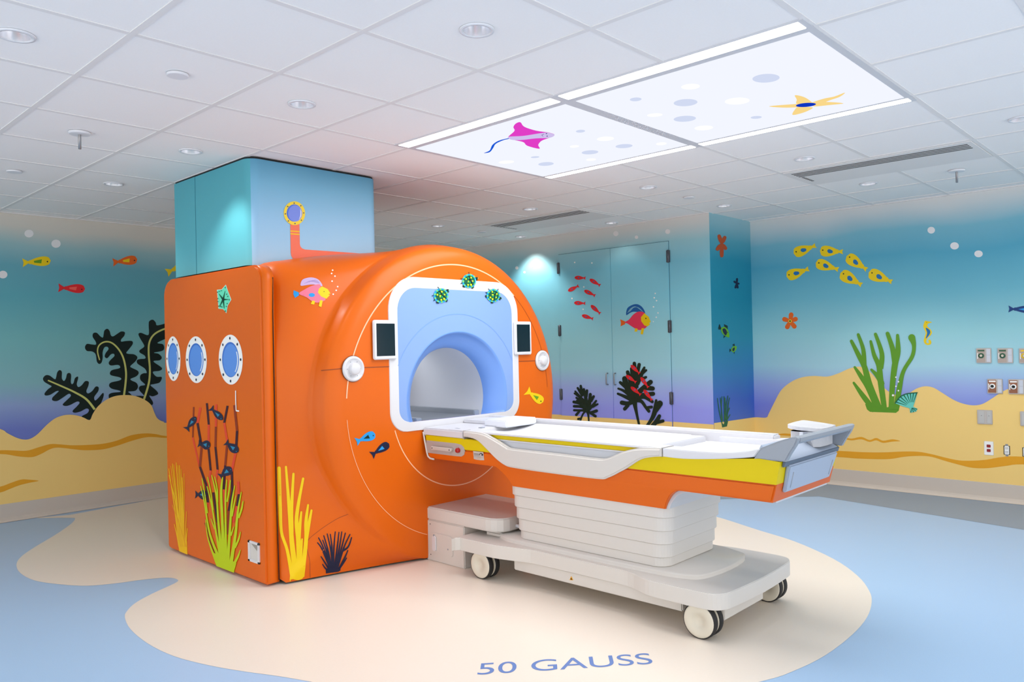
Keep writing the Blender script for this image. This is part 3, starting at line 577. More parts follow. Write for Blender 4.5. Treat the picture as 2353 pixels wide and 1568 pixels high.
f.poly(P_YEL, [(968, 725), (998, 748), (1013, 785), (1000, 793), (1010, 800), (990, 816), (968, 808), (947, 780), (945, 752)]); f.ell(P_EYE, 979, 760, 4, 5, 10)
f.poly(P_YEL, [(905, 828), (922, 832), (918, 852), (900, 852)]); f.poly(P_YEL, [(950, 828), (968, 828), (958, 872), (942, 868)]); f.build('painted_fish', doors[1], 'crimson fish with yellow face and striped blue fin')
f = Fig(P_DOOR, .0016); f.raw(M_SAND, [P_DOOR.uv(*I_([(375, 1431)])[0]), P_DOOR.uv(*I_([(757, 1453)])[0]), (4.7245, .03), (5.417, .03)]); f.build('painted_dune', doors[0])
f = Fig(P_DOOR, .0016); f.raw(M_SAND, [P_DOOR.uv(*I_([(757, 1453)])[0]), P_DOOR.uv(*I_([(1160, 1477)])[0]), (4.033, .03), (4.7195, .03)]); f.build('painted_dune', doors[1])
zs = P_BACK.uv(*I_([(1200, 1480)])[0])[1]
f = Fig(P_BACK, .0016); f.raw(M_SAND, [(4.026, zs + .002), (YS + .1 - .1, P_BACK.uv(*I_([(1432, 1495)])[0])[1]), (YS, .03), (4.026, .03)]); f.raw(M_SAND, [(YL, zs + .01), (5.424, zs + .005), (5.424, .03), (YL, .03)]); f.build('painted_dune', wall_back)
f = Fig(P_DOOR, .002, F=V_)
for p_, h_ in (([(580, 1480), (570, 1250), (550, 1130)], (18, 18, 34)), ([(390, 1420), (450, 1230), (500, 1150), (540, 1110)], (20, 18, 20, 24)), ([(430, 1265), (385, 1280)], (16, 24)), ([(540, 1125), (440, 1125), (310, 1122)], (34, 22, 22)), ([(415, 1130), (350, 1205)], (22, 26)), ([(530, 1110), (450, 1060), (310, 1050)], (34, 28, 26)), ([(500, 1085), (430, 1005), (305, 972)], (34, 30, 28)),
                ([(535, 1100), (500, 985), (430, 900), (332, 782)], (44, 40, 30, 18)), ([(420, 890), (318, 818)], (22, 17)), ([(480, 975), (352, 898)], (26, 20)), ([(470, 970), (362, 945)], (24, 17)), ([(545, 1100), (525, 920), (488, 742)], (44, 34, 22)), ([(470, 870), (377, 722)], (30, 22)), ([(460, 850), (432, 684)], (34, 24)), ([(525, 880), (545, 768)], (34, 26)),
                ([(565, 1110), (595, 950), (605, 836)], (38, 34, 30)), ([(610, 960), (666, 872)], (34, 24)), ([(585, 1100), (650, 1030), (710, 952)], (34, 26, 20)), ([(640, 1060), (738, 1012)], (28, 18)), ([(590, 1175), (718, 1132)], (28, 30)), ([(610, 1170), (698, 1228)], (22, 27)), ([(550, 1160), (550, 1090)], (56, 56))):
    f.stroke(P_CORAL, p_, [q * .92 for q in h_])
f.build('painted_coral', doors[0], 'small dark branching coral')
f = Fig(P_DOOR, .002, F=V_)
for p_, h_ in (([(1520, 1560), (1440, 1200), (1402, 1000), (1400, 900)], (22, 26, 45, 66)), ([(1390, 910), (1280, 825), (1190, 765), (1106, 732)], (46, 34, 26, 20)), ([(1350, 930), (1200, 865), (1098, 824)], (44, 30, 22)), ([(1390, 960), (1280, 1000), (1172, 985)], (44, 40, 42)), ([(1290, 1020), (1222, 1098)], (34, 34)), ([(1390, 890), (1265, 700), (1220, 552)], (70, 60, 48)), ([(1270, 720), (1142, 622)], (44, 28)),
                ([(1400, 860), (1340, 640), (1275, 434)], (60, 44, 34)), ([(1400, 860), (1380, 600), (1345, 372)], (66, 50, 30)), ([(1415, 720), (1408, 450), (1396, 276)], (60, 40, 32)), ([(1425, 720), (1445, 500), (1484, 298)], (50, 36, 32)), ([(1440, 650), (1520, 480), (1577, 354)], (50, 40, 22)), ([(1540, 460), (1610, 402)], (28, 22)), ([(1500, 570), (1606, 527)], (30, 24)), ([(1425, 890), (1490, 790), (1590, 695), (1690, 614)], (56, 50, 44, 44)), ([(1600, 715), (1728, 730)], (44, 42)), ([(1450, 870), (1600, 840), (1735, 825)], (44, 38, 40)), ([(1450, 900), (1580, 885), (1722, 968)], (40, 34, 28)),
                ([(1450, 940), (1530, 965), (1600, 1060), (1660, 1138)], (40, 32, 28, 30)), ([(1620, 1075), (1708, 1064)], (26, 28)), ([(1560, 1490), (1700, 1300), (1765, 1150), (1792, 944)], (22, 34, 44, 24)), ([(1775, 1140), (1858, 1000)], (44, 58)), ([(1660, 1480), (1790, 1330), (1850, 1226)], (40, 42, 34)), ([(1780, 1350), (1915, 1314)], (32, 30))):
    f.stroke(P_CORAL, p_, [q * .95 for q in h_])
f.build('painted_coral', doors[1], 'large dark branching coral')
for N, J in (((876, 1083), (928, 1133)), ((842, 1154), (902, 1195)), ((945, 1167), (990, 1228)), ((876, 1234), (935, 1281)), ((966, 1254), (1015, 1316))):
    Fig(P_DOOR, .0092, F=I_).fish(N, J, 13, 15, 12, P_RED, P_BLU, 'dot', eye=paint((130, 10, 20)), er=2.5, blunt=1.25).build('painted_fish', doors[1], 'small red fish in front of dark coral')

# ------------------------------------------------------------------ wall plates on the right wall
def gas_plate(y1, y0, z1, z0, kind, label, name, cat, group):
    x = XR; cy, cz = (y0 + y1) / 2, (z0 + z1) / 2; t = thing(name, label, cat, (x, cy, cz), group)
    fc = mat('plate_taupe', (176, 160, 148), rough=.5); mt = M_STEEL
    b = MB(); b.box(x - .012, x, y0, y1, z0, z1, mat('plate_frame', (186, 180, 174), rough=.4), .003); b.build('frame', t)
    if kind == 'blank':
        for ya, yb in ((y1 - .012, y1 - .052), (y0 + .01, y0 + .038)):
            b = MB(); b.box(x - .0145, x - .011, min(ya, yb), max(ya, yb), z0 + .01, z1 - .01, mat('brushed_plate', (190, 190, 186), rough=.4, metal=.3), .001); p_ = b.build('blank_cover', t)
            b = MB(); b.lathe([(.0025, -.0165), (.0001, -.0165)], (x, (ya + yb) / 2, cz + .012), 'X', M_DARK, 10, False); b.build('screw_slot', p_)
        return t
    c = {'green': (26, 84, 56), 'yellow': (236, 196, 30), 'brown': (146, 92, 62)}[kind]; hy = y1 - .037
    b = MB(); b.box(x - .0145, x - .011, y0 + .045, y1 - .006, z0 + .008, z1 - .008, fc if kind != 'brown' else mat('plate_brown', c, rough=.5), .001); fp = b.build('face', t)
    b = MB(); b.box(x - .0155, x - .014, hy - .024, hy + .024, z1 - .026, z1 - .014, mat('plate_tag_' + kind, c) if kind != 'brown' else P_WHITE); b.build('name_tag', fp)
    b = MB(); b.lathe([(.021, -.014), (.021, -.02), (.013, -.023), (.013, -.016), (.0001, -.016)], (x, hy, cz), 'X', mat('plate_tag_' + kind, c) if kind != 'brown' else P_WHITE, 24, False); po = b.build('port_ring', fp)
    b = MB(); b.lathe([(.011, -.016), (.010, -.024), (.0001, -.024)], (x, hy, cz), 'X', mat('port_core', (190, 184, 170), rough=.3, metal=.4) if kind != 'brown' else M_DARK, 16, False); b.build('port_core', t)
    b = MB(); b.box(x - .0155, x - .014, y1 - .014, y1 - .008, cz - .026, cz + .022, P_WHITE); b.build('side_tag', t)
    b = MB(); b.box(x - .0145, x - .011, y0 + .007, y0 + .034, z0 + .008, z1 - .006, mat('slide_cover', (200, 204, 212), rough=.4), .001); sc_ = b.build('slide_cover', t)
    b = MB(); b.box(x - .0152, x - .014, y0 + .007, y0 + .034, cz + .004, cz + .0055, M_GREYM); b.build('cover_seam', sc_)
    return t
GG = 'medical gas outlets on the mural wall'
gas_plate(1.608, 1.499, 1.264, 1.141, 'green', 'green-ringed gas outlet plate at the seahorse end of the top row', 'gas_outlet', 'gas outlet', GG)
gas_plate(1.455, 1.346, 1.262, 1.140, 'green', 'green-ringed gas outlet plate next to the yellow-ringed one', 'gas_outlet', 'gas outlet', GG)
gas_plate(1.305, 1.196, 1.260, 1.138, 'yellow', 'gas outlet plate with a yellow ring, cut off by the frame', 'gas_outlet', 'gas outlet', GG)
gas_plate(1.533, 1.424, 1.010, .889, 'brown', 'brown gas outlet plate with white port above the blue dip between dunes', 'gas_outlet', 'gas outlet', GG)
gas_plate(1.384, 1.275, 1.009, .888, 'brown', 'brown gas outlet plate with white port above the sand, by the frame edge', 'gas_outlet', 'gas outlet', GG)
gas_plate(1.612, 1.502, .751, .633, 'blank', 'blank grey two-part plate between gas outlets and red receptacle', 'blank_wall_plate', 'wall plate', 'blank grey plates on the mural wall')
gas_plate(1.308, 1.198, .751, .633, 'blank', 'blank grey two-part plate cut by the frame edge', 'blank_wall_plate', 'wall plate', 'blank grey plates on the mural wall')
t = thing('red_receptacle', 'white wall plate with two red receptacles', 'power outlet', (XR, 1.535, .435))
b = MB(); b.box(XR - .006, XR, 1.5, 1.569, .377, .492, P_WHITE, .003); b.build('cover_plate', t)
for z in (.453, .416):
    b = MB(); pl = [(1.535 + .0155 * max(-.93, min(.93, cos(k * pi / 12) * 1.15)), z + .0135 * max(-.9, min(.9, sin(k * pi / 12) * 1.2))) for k in range(24)]
    b.prism(pl, 'X', XR - .008, XR - .005, mat('receptacle_red', (150, 18, 18), rough=.4), .001); so = b.build('socket', t)
    b = MB()
    for dy in (-.006, .006): b.box(XR - .0084, XR - .0079, 1.535 + dy - .001, 1.535 + dy + .001, z - .001, z + .006, M_DARK)
    b.build('slot', so)
def bare_outlet(cy, cz, label):
    t = thing('uncovered_outlet', label, 'power outlet', (XR, cy, cz), 'outlets without cover plates')
    b = MB(); b.box(XR - .003, XR, cy - .0235, cy + .0235, cz - .038, cz + .038, mat('box_gap', (40, 38, 36), rough=.8), .001); b.build('wall_box', t)
    b = MB(); b.box(XR - .004, XR, cy - .01, cy + .01, cz - .05, cz + .05, M_STEEL, .001); b.build('mounting_strap', t)
    b = MB(); b.box(XR - .009, XR, cy - .0165, cy + .0165, cz - .034, cz + .034, P_WHITE, .003); bd = b.build('receptacle_body', t)
    for z in (-.016, .016):
        b = MB(); b.box(XR - .0095, XR - .0088, cy - .012, cy + .012, cz + z - .011, cz + z + .011, mat('socket_face', (214, 214, 210)), .0002)
        for dy in (-.005, .005): b.box(XR - .0099, XR - .0094, cy + dy - .0008, cy + dy + .0008, cz + z, cz + z + .006, M_DARK)
        b.build('socket', bd)
    return t
bare_outlet(1.407, .428, 'white receptacle without cover plate, next to the red receptacle')
bare_outlet(1.277, .422, 'white receptacle without cover plate at the frame edge')

# ------------------------------------------------------------------ scanner
CX, CZ, YF = 3.552, 1.017, 3.84
sc = thing('mri_scanner', 'large orange scanner with round bore and undersea stickers', 'scanner', (CX, 4.6, 0))
HA = 1.205
def ztop(dx): return 1.875 + .155 * (1 - (dx / 1.28) ** 2)
def inside(dx, z):
    if abs(dx) > HA or z < .012: return False
    if dx > 0 and (dx > .99 or (z > CZ and hypot(dx, (z - CZ) * .99) > 1.0)): return False
    rc = .13; e = HA - rc; zt = ztop(min(abs(dx), e))
    if abs(dx) > e: zt = zt - rc + sqrt(max(0, rc * rc - (abs(dx) - e) ** 2))
    return z <= zt
def rbox(t):
    a, c = 0, 2.2
    for _ in range(40):
        m = (a + c) / 2
        if inside(m * cos(t), CZ + m * sin(t)): a = m
        else: c = m
    return a
NT = 240
angs = [2 * pi * k / NT for k in range(NT)]
def rhole(t):
    s_ = sin(t); return min(.46, .117 / -s_) if s_ < 0 else .46
SS = [0, .03, .08, .15, .24, .36, .48, .58, .67, .75, .82, .88, .93, .965, .985, 1.0]
PROF = [(.60, 0), (.75, 0), (.9, 0), (.92, .002), (.95, .006), (.98, .015), (1.003, .027), (1.02, .04), (1.029, .051), (1.034, .064), (1.042, .095), (1.05, .13), (1.058, .168)]
def front_rows(t):
    st = sin(t); R = rbox(t); q = max(0, min(1, (-st - .3) / .55)); dx = abs(R * cos(t)); onb = st < 0 and CZ + R * st < .02
    dend = .285
    if onb: dend = max(.006, .255 * max(0, (dx - .28) / .91) ** .8)
    d0 = .168 * (1 - q) + min(.012, .35 * dend) * q; d0 = min(d0, .75 * dend) if onb else d0
    clip = R if (st < -.5) else 9
    rows = [(rhole(t), 0)] + [(r, y * d0 / .168) for r, y in PROF]
    tw = max(0, min(1, (st - .15) / .45)); tw = tw * tw * (3 - 2 * tw) if cos(t) < .2 else 1
    for s_ in SS[1:]:
        g = .5 * s_ + .5 * s_ * s_ * (3 - 2 * s_); r = PROF[-1][0] + (R - PROF[-1][0]) * s_; y = d0 + (dend - d0) * g
        if s_ > .93 and not onb: y += .03 * ((s_ - .93) / .07) ** 2
        if not onb: y += .13 * tw * max(0, (s_ - .3) / .7) ** 3
        rows.append((r, y))
    return [(min(r, clip), y) for r, y in rows]
ROWS = [front_rows(t) for t in angs]
vs = []; fs = []; K = len(ROWS[0])
for t, rw in zip(angs, ROWS):
    for r, y in rw: vs.append(Vector((CX + r * cos(t), YF + y, CZ + r * sin(t))))
for k in range(NT):
    for j in range(K - 1):
        a, b_, c, d = k * K + j, k * K + j + 1, ((k + 1) % NT) * K + j + 1, ((k + 1) % NT) * K + j; fs.append((a, b_, c, d))
mbF = MB(); mbF.add(vs, fs, M_ORANGE, True)
fc = mbF.build('front_cover', sc, normals=False)
bb = bmesh.new(); bb.from_mesh(fc.data); bmesh.ops.remove_doubles(bb, verts=list(bb.verts), dist=1e-5); bmesh.ops.dissolve_degenerate(bb, edges=list(bb.edges), dist=1e-5); bmesh.ops.recalc_face_normals(bb, faces=list(bb.faces)); bb.to_mesh(fc.data); bb.free()
SHELL = BVHTree.FromPolygons([tuple(v) for v in vs], fs)

# main body behind the front cover
prof = [(CX + rbox(t) * cos(t), CZ + rbox(t) * sin(t)) for t in angs]
b = MB(); n = len(prof); ring = lambda y, k=1.0: [Vector((CX + (x - CX) * k, y, max(.012, CZ + (z - CZ) * k))) for x, z in prof]
vv = []; 
for y, k in ((4.26, .99), (4.30, 1.0), (5.4, 1.0), (5.45, .985)): vv += ring(y, k)
ff = [(r * n + k, r * n + (k + 1) % n, (r + 1) * n + (k + 1) % n, (r + 1) * n + k) for r in range(3) for k in range(n)]
ff.append(tuple(3 * n + k for k in range(n)))
b.add(vv, ff, M_ORANGE, True); b.build('magnet_cover', sc)

def rrect(y0, y1, z0, z1, r00, r10, r11, r01, n=8):
    """rounded rectangle; radii at (y0,z0) (y1,z0) (y1,z1) (y0,z1)"""
    P = []
    for (cy, cz, r, a0) in ((y0 + r00, z0 + r00, r00, pi), (y1 - r10, z0 + r10, r10, 1.5 * pi), (y1 - r11, z1 - r11, r11, 0), (y0 + r01, z1 - r01, r01, .5 * pi)):
        for k in range(n + 1): t = a0 + .5 * pi * k / n; P.append((cy + r * cos(t), cz + r * sin(t)))
    return P
side_poly = rrect(4.125, 5.465, .014, 1.878, .012, .03, .12, .09)
SIDEX = 2.268
for sgn in (1,):
    xa, xb = (SIDEX, 2.352) if sgn > 0 else (2 * CX - SIDEX, 2 * CX - 2.352)
    b = MB(); b.prism(side_poly, 'X', xa, xb, M_ORANGE, .03, 4, both=False, smooth=False); o = b.build('side_cover', sc)
    for p_ in o.data.polygons: p_.use_smooth = abs(p_.normal.x) < .995 and len(p_.vertices) == 4
# dark joint between side cover and front cover
b = MB(); Pz = [(2.348, 4.127, 1.80), (2.343, 4.124, 1.6), (2.342, 4.123, 1.3), (2.342, 4.122, .9), (2.342, 4.121, .5), (2.346, 4.118, .03)]
b.tube([(2.352, 4.24, 1.868), (2.352, 4.18, 1.858), (2.351, 4.15, 1.835)] + Pz, .0032, mat('joint_brown', (52, 28, 14), rough=.8), 6); b.build('cover_joint', sc)

# white frame, blue panel, flare, bore
def rr_ray(x0, x1, z0, z1, rb, rt_, t):
    def ins(x, z):
        if not (x0 <= x <= x1 and z0 <= z <= z1): return False
        for cx, cz, r, sx, sz in ((x0 + rb, z0 + rb, rb, -1, -1), (x1 - rb, z0 + rb, rb, 1, -1), (x0 + rt_, z1 - rt_, rt_, -1, 1), (x1 - rt_, z1 - rt_, rt_, 1, 1)):
            if (x - cx) * sx > 0 and (z - cz) * sz > 0 and hypot(x - cx, z - cz) > r: return False
        return True
    a, c = 0, 1.5
    for _ in range(36):
        m = (a + c) / 2
        if ins(CX + m * cos(t), CZ + m * sin(t)): a = m
        else: c = m
    return a
RI = [rr_ray(3.034, 4.077, .903, 1.753, .08, .15, t) for t in angs]; RO = [rr_ray(2.967, 4.14, .842, 1.821, .13, .215, t) for t in angs]
def polar(rings, material, smooth=True):
    vv = []; 
    for rr, yy in rings: vv += [Vector((CX + r * cos(t), YF + (y if isinstance(yy, list) else yy), CZ + r * sin(t))) for r, t, y in zip(rr, angs, yy if isinstance(yy, list) else [yy] * NT)]
    ff = [(j * NT + k, j * NT + (k + 1) % NT, (j + 1) * NT + (k + 1) % NT, (j + 1) * NT + k) for j in range(len(rings) - 1) for k in range(NT)]
    return vv, ff
RH_ = [rhole(t) for t in angs]; RIc = [max(a, h + .001) for a, h in zip(RI, RH_)]
b = MB(); v1, f1 = polar([([r + .004 for r in RO], .002), (RO, -.004), ([r - .004 for r in RO], -.006), ([r + .003 for r in RIc], -.006), (RIc, -.005)], M_WHITE); b.add(v1, f1, M_WHITE, False); b.build('bore_surround_frame', sc, normals=False)
b = MB(); v2, f2 = polar([(RIc, -.005), (RH_, -.005)], M_BLUE); b.add(v2, f2, M_BLUE, False); b.build('bore_surround_panel', sc, normals=False)
SHELL2 = BVHTree.FromPolygons([tuple(v) for v in v1 + v2], f1 + [tuple(i + len(v1) for i in q) for q in f2])
def lip(t): return max(0, sin(t)) ** 3
rings = []
for r, y, kk in ((.46, -.005, 0), (.452, -.0055, -.004), (.443, .000, .012), (.437, .004, .028), (.42, .018, .034), (.395, .04, .03), (.372, .07, .02), (.356, .1, .01), (.348, .13, 0)):
    rings.append(([min(r, (.117 + .02 * (.46 - r) / .11) / -sin(t)) if sin(t) < 0 else r for t in angs], [y + kk * lip(t) for t in angs]))
b = MB(); v_, f_ = polar(rings, M_BLUEF); b.add(v_, f_, M_BLUEF, True); b.build('bore_flare', sc, normals=False)
rings = [([min(.348, .137 / -sin(t)) if sin(t) < 0 else .348 for t in angs], y) for y in (.128, .3, .6, 1.0, 1.62)]
b = MB(); v_, f_ = polar(rings, M_BORE); b.add(v_, f_, M_BORE, True); b.build('bore_liner', sc, normals=False)
b = MB(); b.box(CX - .29, CX + .29, YF + .11, YF + 1.55, .865, .889, M_BOREF, .004); b.box(CX - .29, CX - .24, YF + .11, YF + 1.55, .865, .905, M_GREYM, .004); b.box(CX + .24, CX + .29, YF + .11, YF + 1.55, .865, .92, M_GREYM, .004); b.build('bore_rail', sc)

# round seams on the face
def arc(r, a0, a1, y, w, material, n=90):
    b = MB(); vv = []
    for k in range(n + 1):
        t = a0 + (a1 - a0) * k / n
        if CZ + r * sin(t) < .03: t = t
        vv += [Vector((CX + (r - w) * cos(t), YF - y, CZ + (r - w) * sin(t))), Vector((CX + (r + w) * cos(t), YF - y, CZ + (r + w) * sin(t)))]
    b.add(vv, [(2 * k, 2 * k + 1, 2 * k + 3, 2 * k + 2) for k in range(n)], material); return b
R180 = math.radians
arc(.907, R180(52), R180(176), .0012, .0042, M_ORSEAM).build('face_seam', sc)
arc(.907, R180(2), R180(52), .0012, .002, M_ORSEAMD).build('face_seam', sc)
arc(.907, R180(184), R180(250), .0012, .0016, M_ORSEAM).build('face_seam', sc)
arc(.575, R180(196), R180(344), .0012, .0036, M_ORSEAM).build('face_seam', sc)
arc(.575, R180(25), R180(155), .0062, .0022, mat('panel_seam_blue', (118, 160, 222))).build('panel_seam', sc)
f = Fig(None, .0012, .0001, None, SHELL); f.pl = None
f.stroke(M_ORSEAMD, [(738, 852), (760, 850), (790, 847), (840, 845), (893, 843)], (1.1, 1.1), False).stroke(M_ORSEAMD, [(1192, 831), (1240, 829), (1277, 827)], (1, 1), False)
f.build('split_seam', sc)
D_ = fr(370, 900, 3.337); C_ = fr(370, 600, 3.92)
f = Fig(None, .0012, .0001, D_, SHELL); f.stroke(M_ORSEAMD, [(1435, 942), (1360, 972), (1270, 1026), (1180, 1092), (1130, 1138), (1118, 1180), (1125, 1230), (1140, 1300), (1143, 1425)], (1.9, 1.9)); f.build('access_hatch_seam', sc)

# displays and control dials
def display(x0, x1, label_):
    z0, z1 = 1.302, 1.545
    b = MB(); b.prism(rrect(x0, x1, z0, z1, .014, .014, .014, .014, 5), 'Y', YF - .024, YF - .004, M_WHITE, .006, 3); o = b.build('display_monitor', sc); o['label'] = label_
    b = MB(); b.box(x0 + .02, x1 - .02, YF - .0255, YF - .023, z0 + .022, z1 - .022, M_SCREEN, .001); b.build('screen', o)
display(2.836, 3.016, 'display monitor left of the bore'); display(4.088, 4.268, 'display monitor right of the bore')
for xx in (2.697, 4.405):
    o_ = (xx, YF, 1.253); b = MB(); b.lathe([(.076, -.001), (.0755, -.009), (.07, -.014), (.062, -.015), (.058, -.010), (.032, -.008)], o_, 'Y', M_WHITE, 48); o = b.build('control_dial', sc, normals=False)
    b = MB(); b.lathe([(.076, 0), (.079, -.003), (.079, 0)], o_, 'Y', mat('dial_gap', (110, 60, 40)), 48); b.build('dial_gap', o, normals=False)
    b = MB(); b.lathe([(.036, -.008), (.034, -.03), (.029, -.034), (.0001, -.034)], o_, 'Y', M_WHITE, 40); b.build('knob', o, normals=False)
    b = MB()
    for k in range(6): t = k * pi / 3; b.lathe([(.003, -.011), (.0001, -.0112)], (xx + .047 * cos(t), YF, 1.253 + .047 * sin(t)), 'Y', M_GREYM, 8)
    b.build('indicator_mark', o, normals=False)

# docking block under the table
b = MB(); b.box(3.25, 3.79, 3.5, 3.86, 0.0, .262, M_WHITE2, .006); db = b.build('docking_block', sc)
b = MB(); b.prism([(3.25, 3.86), (3.25, 3.31), (3.256, 3.27), (3.272, 3.235), (3.3, 3.208), (3.34, 3.195), (3.70, 3.195), (3.74, 3.208), (3.768, 3.235), (3.784, 3.27), (3.79, 3.31), (3.79, 3.86)], 'Z', .262, .343, M_WHITE2, .008, 3); b.build('block_lid', db)
b = MB(); b.prism(rrect(3.6, 3.82, .055, .185, .02, .02, .04, .03), 'X', 3.245, 3.252, M_WHITE2, .003); b.build('latch_plate', db)
b = MB(); b.prism(rrect(3.752, 3.79, .07, .168, .015, .015, .015, .015), 'X', 3.236, 3.247, M_WHITE, .004); b.build('latch_lever', db)
b = MB(); b.box(3.238, 3.2455, 3.772, 3.777, .12, .175, M_GREYM); b.lathe([(.006, -.006), (.0001, -.0062)], (3.25, 3.645, .1), 'X', M_GREYM, 10)
for z in (.04, .235): b.lathe([(.004, -.001), (.0001, -.0012)], (3.25, 3.815, z), 'X', M_DARK, 8)
b.build('latch_mark', db, normals=False)
b = MB(); b.tube([(3.4, 3.2, .285), (3.4, 3.178, .285), (3.44, 3.172, .285)], .012, M_WHITE); b.build('latch_hook', db)

# stickers on the side cover ------------------------------------------------
PS = Plane('X', SIDEX); U_ = fr(400, 900, 3.645); Q_ = fr(380, 1050, 5.405)
def disk(f, m_, cy, cz, r, n=40, a0=0, a1=2 * pi): f.raw(m_, [(cy + r * cos(a0 + (a1 - a0) * k / n), cz + r * sin(a0 + (a1 - a0) * k / n)) for k in range(n)])
for cy, cz, pk in ((4.503, 1.322, 1), (4.973, 1.323, 1), (5.322, 1.331, .75)):
    f = Fig(PS, .0012, .0003); r = .153
    sc_ = lambda pts: [(cy + (y - cy) * pk, z) for y, z in pts]
    def el(m_, r_, dy=0, dz=0): f.raw(m_, sc_([(cy + dy + r_ * cos(2 * pi * k / 40), cz + dz + r_ * sin(2 * pi * k / 40)) for k in range(40)]))
    el(P_WHITE, r); el(P_PORTD, .108); el(P_PORT, .1, -.006, -.004)
    f.raw(P_WHITE, sc_([(cy + .097 * cos(a), cz + .097 * sin(a)) for a in [pi + .9 - k * .13 for k in range(12)]] + [(cy + .087 * cos(a), cz + .092 * sin(a)) for a in [pi + .9 - k * .13 for k in range(11, -1, -1)]]))
    for k in range(8): t = k * pi / 4; f.raw(P_NAVY, sc_([(cy + .131 * cos(t) + .0085 * cos(2 * pi * q / 12), cz + .131 * sin(t) + .0085 * sin(2 * pi * q / 12)) for q in range(12)]))
    f.build('porthole_sticker', sc)
f = Fig(PS, .0012, .0003, C_); star = [(585, 217), (602, 268), (632, 348), (602, 400), (590, 468), (562, 432), (522, 428), (517, 350), (509, 262), (550, 258)]
f.poly(P_WHITE, [(570 + (x - 570) * 1.06, 343 + (y - 343) * 1.03) for x, y in star]); f.poly(P_TURQ, star)
for t in ((580, 270), (610, 348), (573, 428), (531, 410), (527, 297)): f.stroke(P_DGRN, [(563, 347), t], (9, 2), False)
f.ell(P_INK, 563, 347, 10, 14)
for x, y in ((583, 240), (620, 350), (583, 452), (525, 408), (515, 282), (597, 300), (608, 320), (603, 385), (596, 410), (545, 410), (557, 415), (521, 340), (522, 365), (535, 275), (553, 268)): f.ell(P_DGRN, x, y, 4, 6, 8)
f.build('starfish_sticker', sc)
f = Fig(PS, .0010, .00004, U_)
def segs(pts, ms, w):
    for k in range(len(pts) - 1): f.stroke(ms[k], [pts[k], pts[k + 1]], (w, w), False)
a_, b2, c3 = P_BR1, P_BR2, P_BR3
segs([(166, 130), (158, 385), (212, 625)], [b2, c3], 7); segs([(222, 135), (197, 265), (232, 460), (218, 632), (270, 780), (285, 930), (265, 1100), (340, 1355)], [c3, a_, b2, a_, a_, c3, b2], 10); segs([(276, 98), (292, 278), (290, 480), (308, 662), (290, 790)], [a_, c3, a_, c3], 9)
segs([(355, 108), (352, 295), (348, 465), (366, 655), (350, 760)], [c3, b2, a_, c3], 9); segs([(330, 845), (365, 1100), (380, 1370)], [a_, b2], 9); segs([(450, 120), (422, 262), (448, 420), (430, 620), (418, 820), (430, 1010)], [a_, c3, b2, a_, c3], 9)
segs([(507, 115), (530, 330), (520, 500), (485, 670), (490, 830), (460, 1000), (455, 1190)], [b2, a_, c3, a_, a_, b2], 10); segs([(540, 755), (545, 860), (530, 960), (500, 1090)], [c3, a_, c3], 10); segs([(430, 1100), (430, 1300)], [b2], 7)
f.build('branch_coral_sticker', sc)
for N, J, w in (((186, 212), (120, 300), 27), ((412, 238), (328, 155), 27), ((308, 455), (230, 440), 39), ((541, 508), (455, 440), 36), ((487, 640), (405, 700), 38), ((278, 866), (205, 864), 40)):
    Fig(PS, .0028, .0001, U_).fish(N, J, w, 26, 34, P_NAVY, P_TEAL, 'tri', eye=P_TEAL, er=4, blunt=1.2).build('fish_sticker', sc, 'dark navy fish with a teal triangle')
f = Fig(PS, .0036, .00004, Q_, clampz=.018); f.poly(P_LIME, [(640, 1390), (600, 1190), (660, 1215), (710, 1270), (765, 1295), (800, 1285), (868, 1305), (890, 1320), (866, 1400), (858, 1484)])
for p_, h_ in (([(650, 1330), (540, 1030), (505, 780)], (24, 10, 6)), ([(690, 1300), (560, 960), (490, 560), (445, 365)], (26, 17, 10, 7)), ([(530, 700), (490, 430), (463, 270)], (11, 9, 7)), ([(700, 1290), (640, 960), (590, 640), (525, 370)], (26, 16, 12, 8)), ([(600, 660), (570, 430), (533, 255)], (10, 9, 7)), ([(710, 1290), (665, 800), (640, 480), (583, 230)], (26, 18, 14, 7)), ([(655, 560), (650, 400), (622, 250)], (13, 11, 7)),
                ([(730, 1330), (715, 800), (700, 450), (718, 260)], (34, 22, 20, 10)), ([(760, 1330), (755, 800), (755, 480), (770, 290)], (26, 16, 14, 8)), ([(775, 560), (800, 420), (815, 295)], (14, 12, 9)), ([(780, 1340), (810, 900), (830, 600), (868, 360)], (28, 20, 16, 8)), ([(835, 740), (860, 600), (885, 485)], (14, 12, 7)), ([(820, 1330), (880, 960), (905, 700), (950, 440)], (32, 22, 18, 8)), ([(915, 760), (955, 650), (973, 555)], (18, 15, 9)), ([(822, 980), (858, 868)], (16, 6)), ([(870, 1130), (920, 1020), (940, 935)], (20, 14, 6)), ([(860, 1330), (910, 1240), (937, 1160)], (22, 16, 7)), ([(620, 900), (575, 770)], (10, 6))):
    f.stroke(P_LIME, p_, [q * .74 for q in h_])
f.build('seagrass_sticker', sc, 'lime green seagrass')
f = Fig(PS, .0010, .00004, Q_, clampz=.018); f.poly(P_AMBER2, [(165, 1110), (200, 1060), (270, 1050), (276, 1220), (175, 1175)])
for k, (x, y) in enumerate(((45, 150), (72, 118), (90, 88), (108, 100), (138, 75), (160, 108), (178, 108), (200, 155), (212, 260), (235, 210), (48, 230), (265, 680), (275, 890), (90, 600), (115, 840))):
    bx = 175 + 6.5 * (k % 14); f.stroke(P_AMBER if k % 2 else P_AMBER2, [(bx, 1120), ((bx * .55 + x * .45), (1120 + y) / 2), (x, y)], (9, 6.5, 4))
f.build('seagrass_sticker', sc, 'amber seagrass')
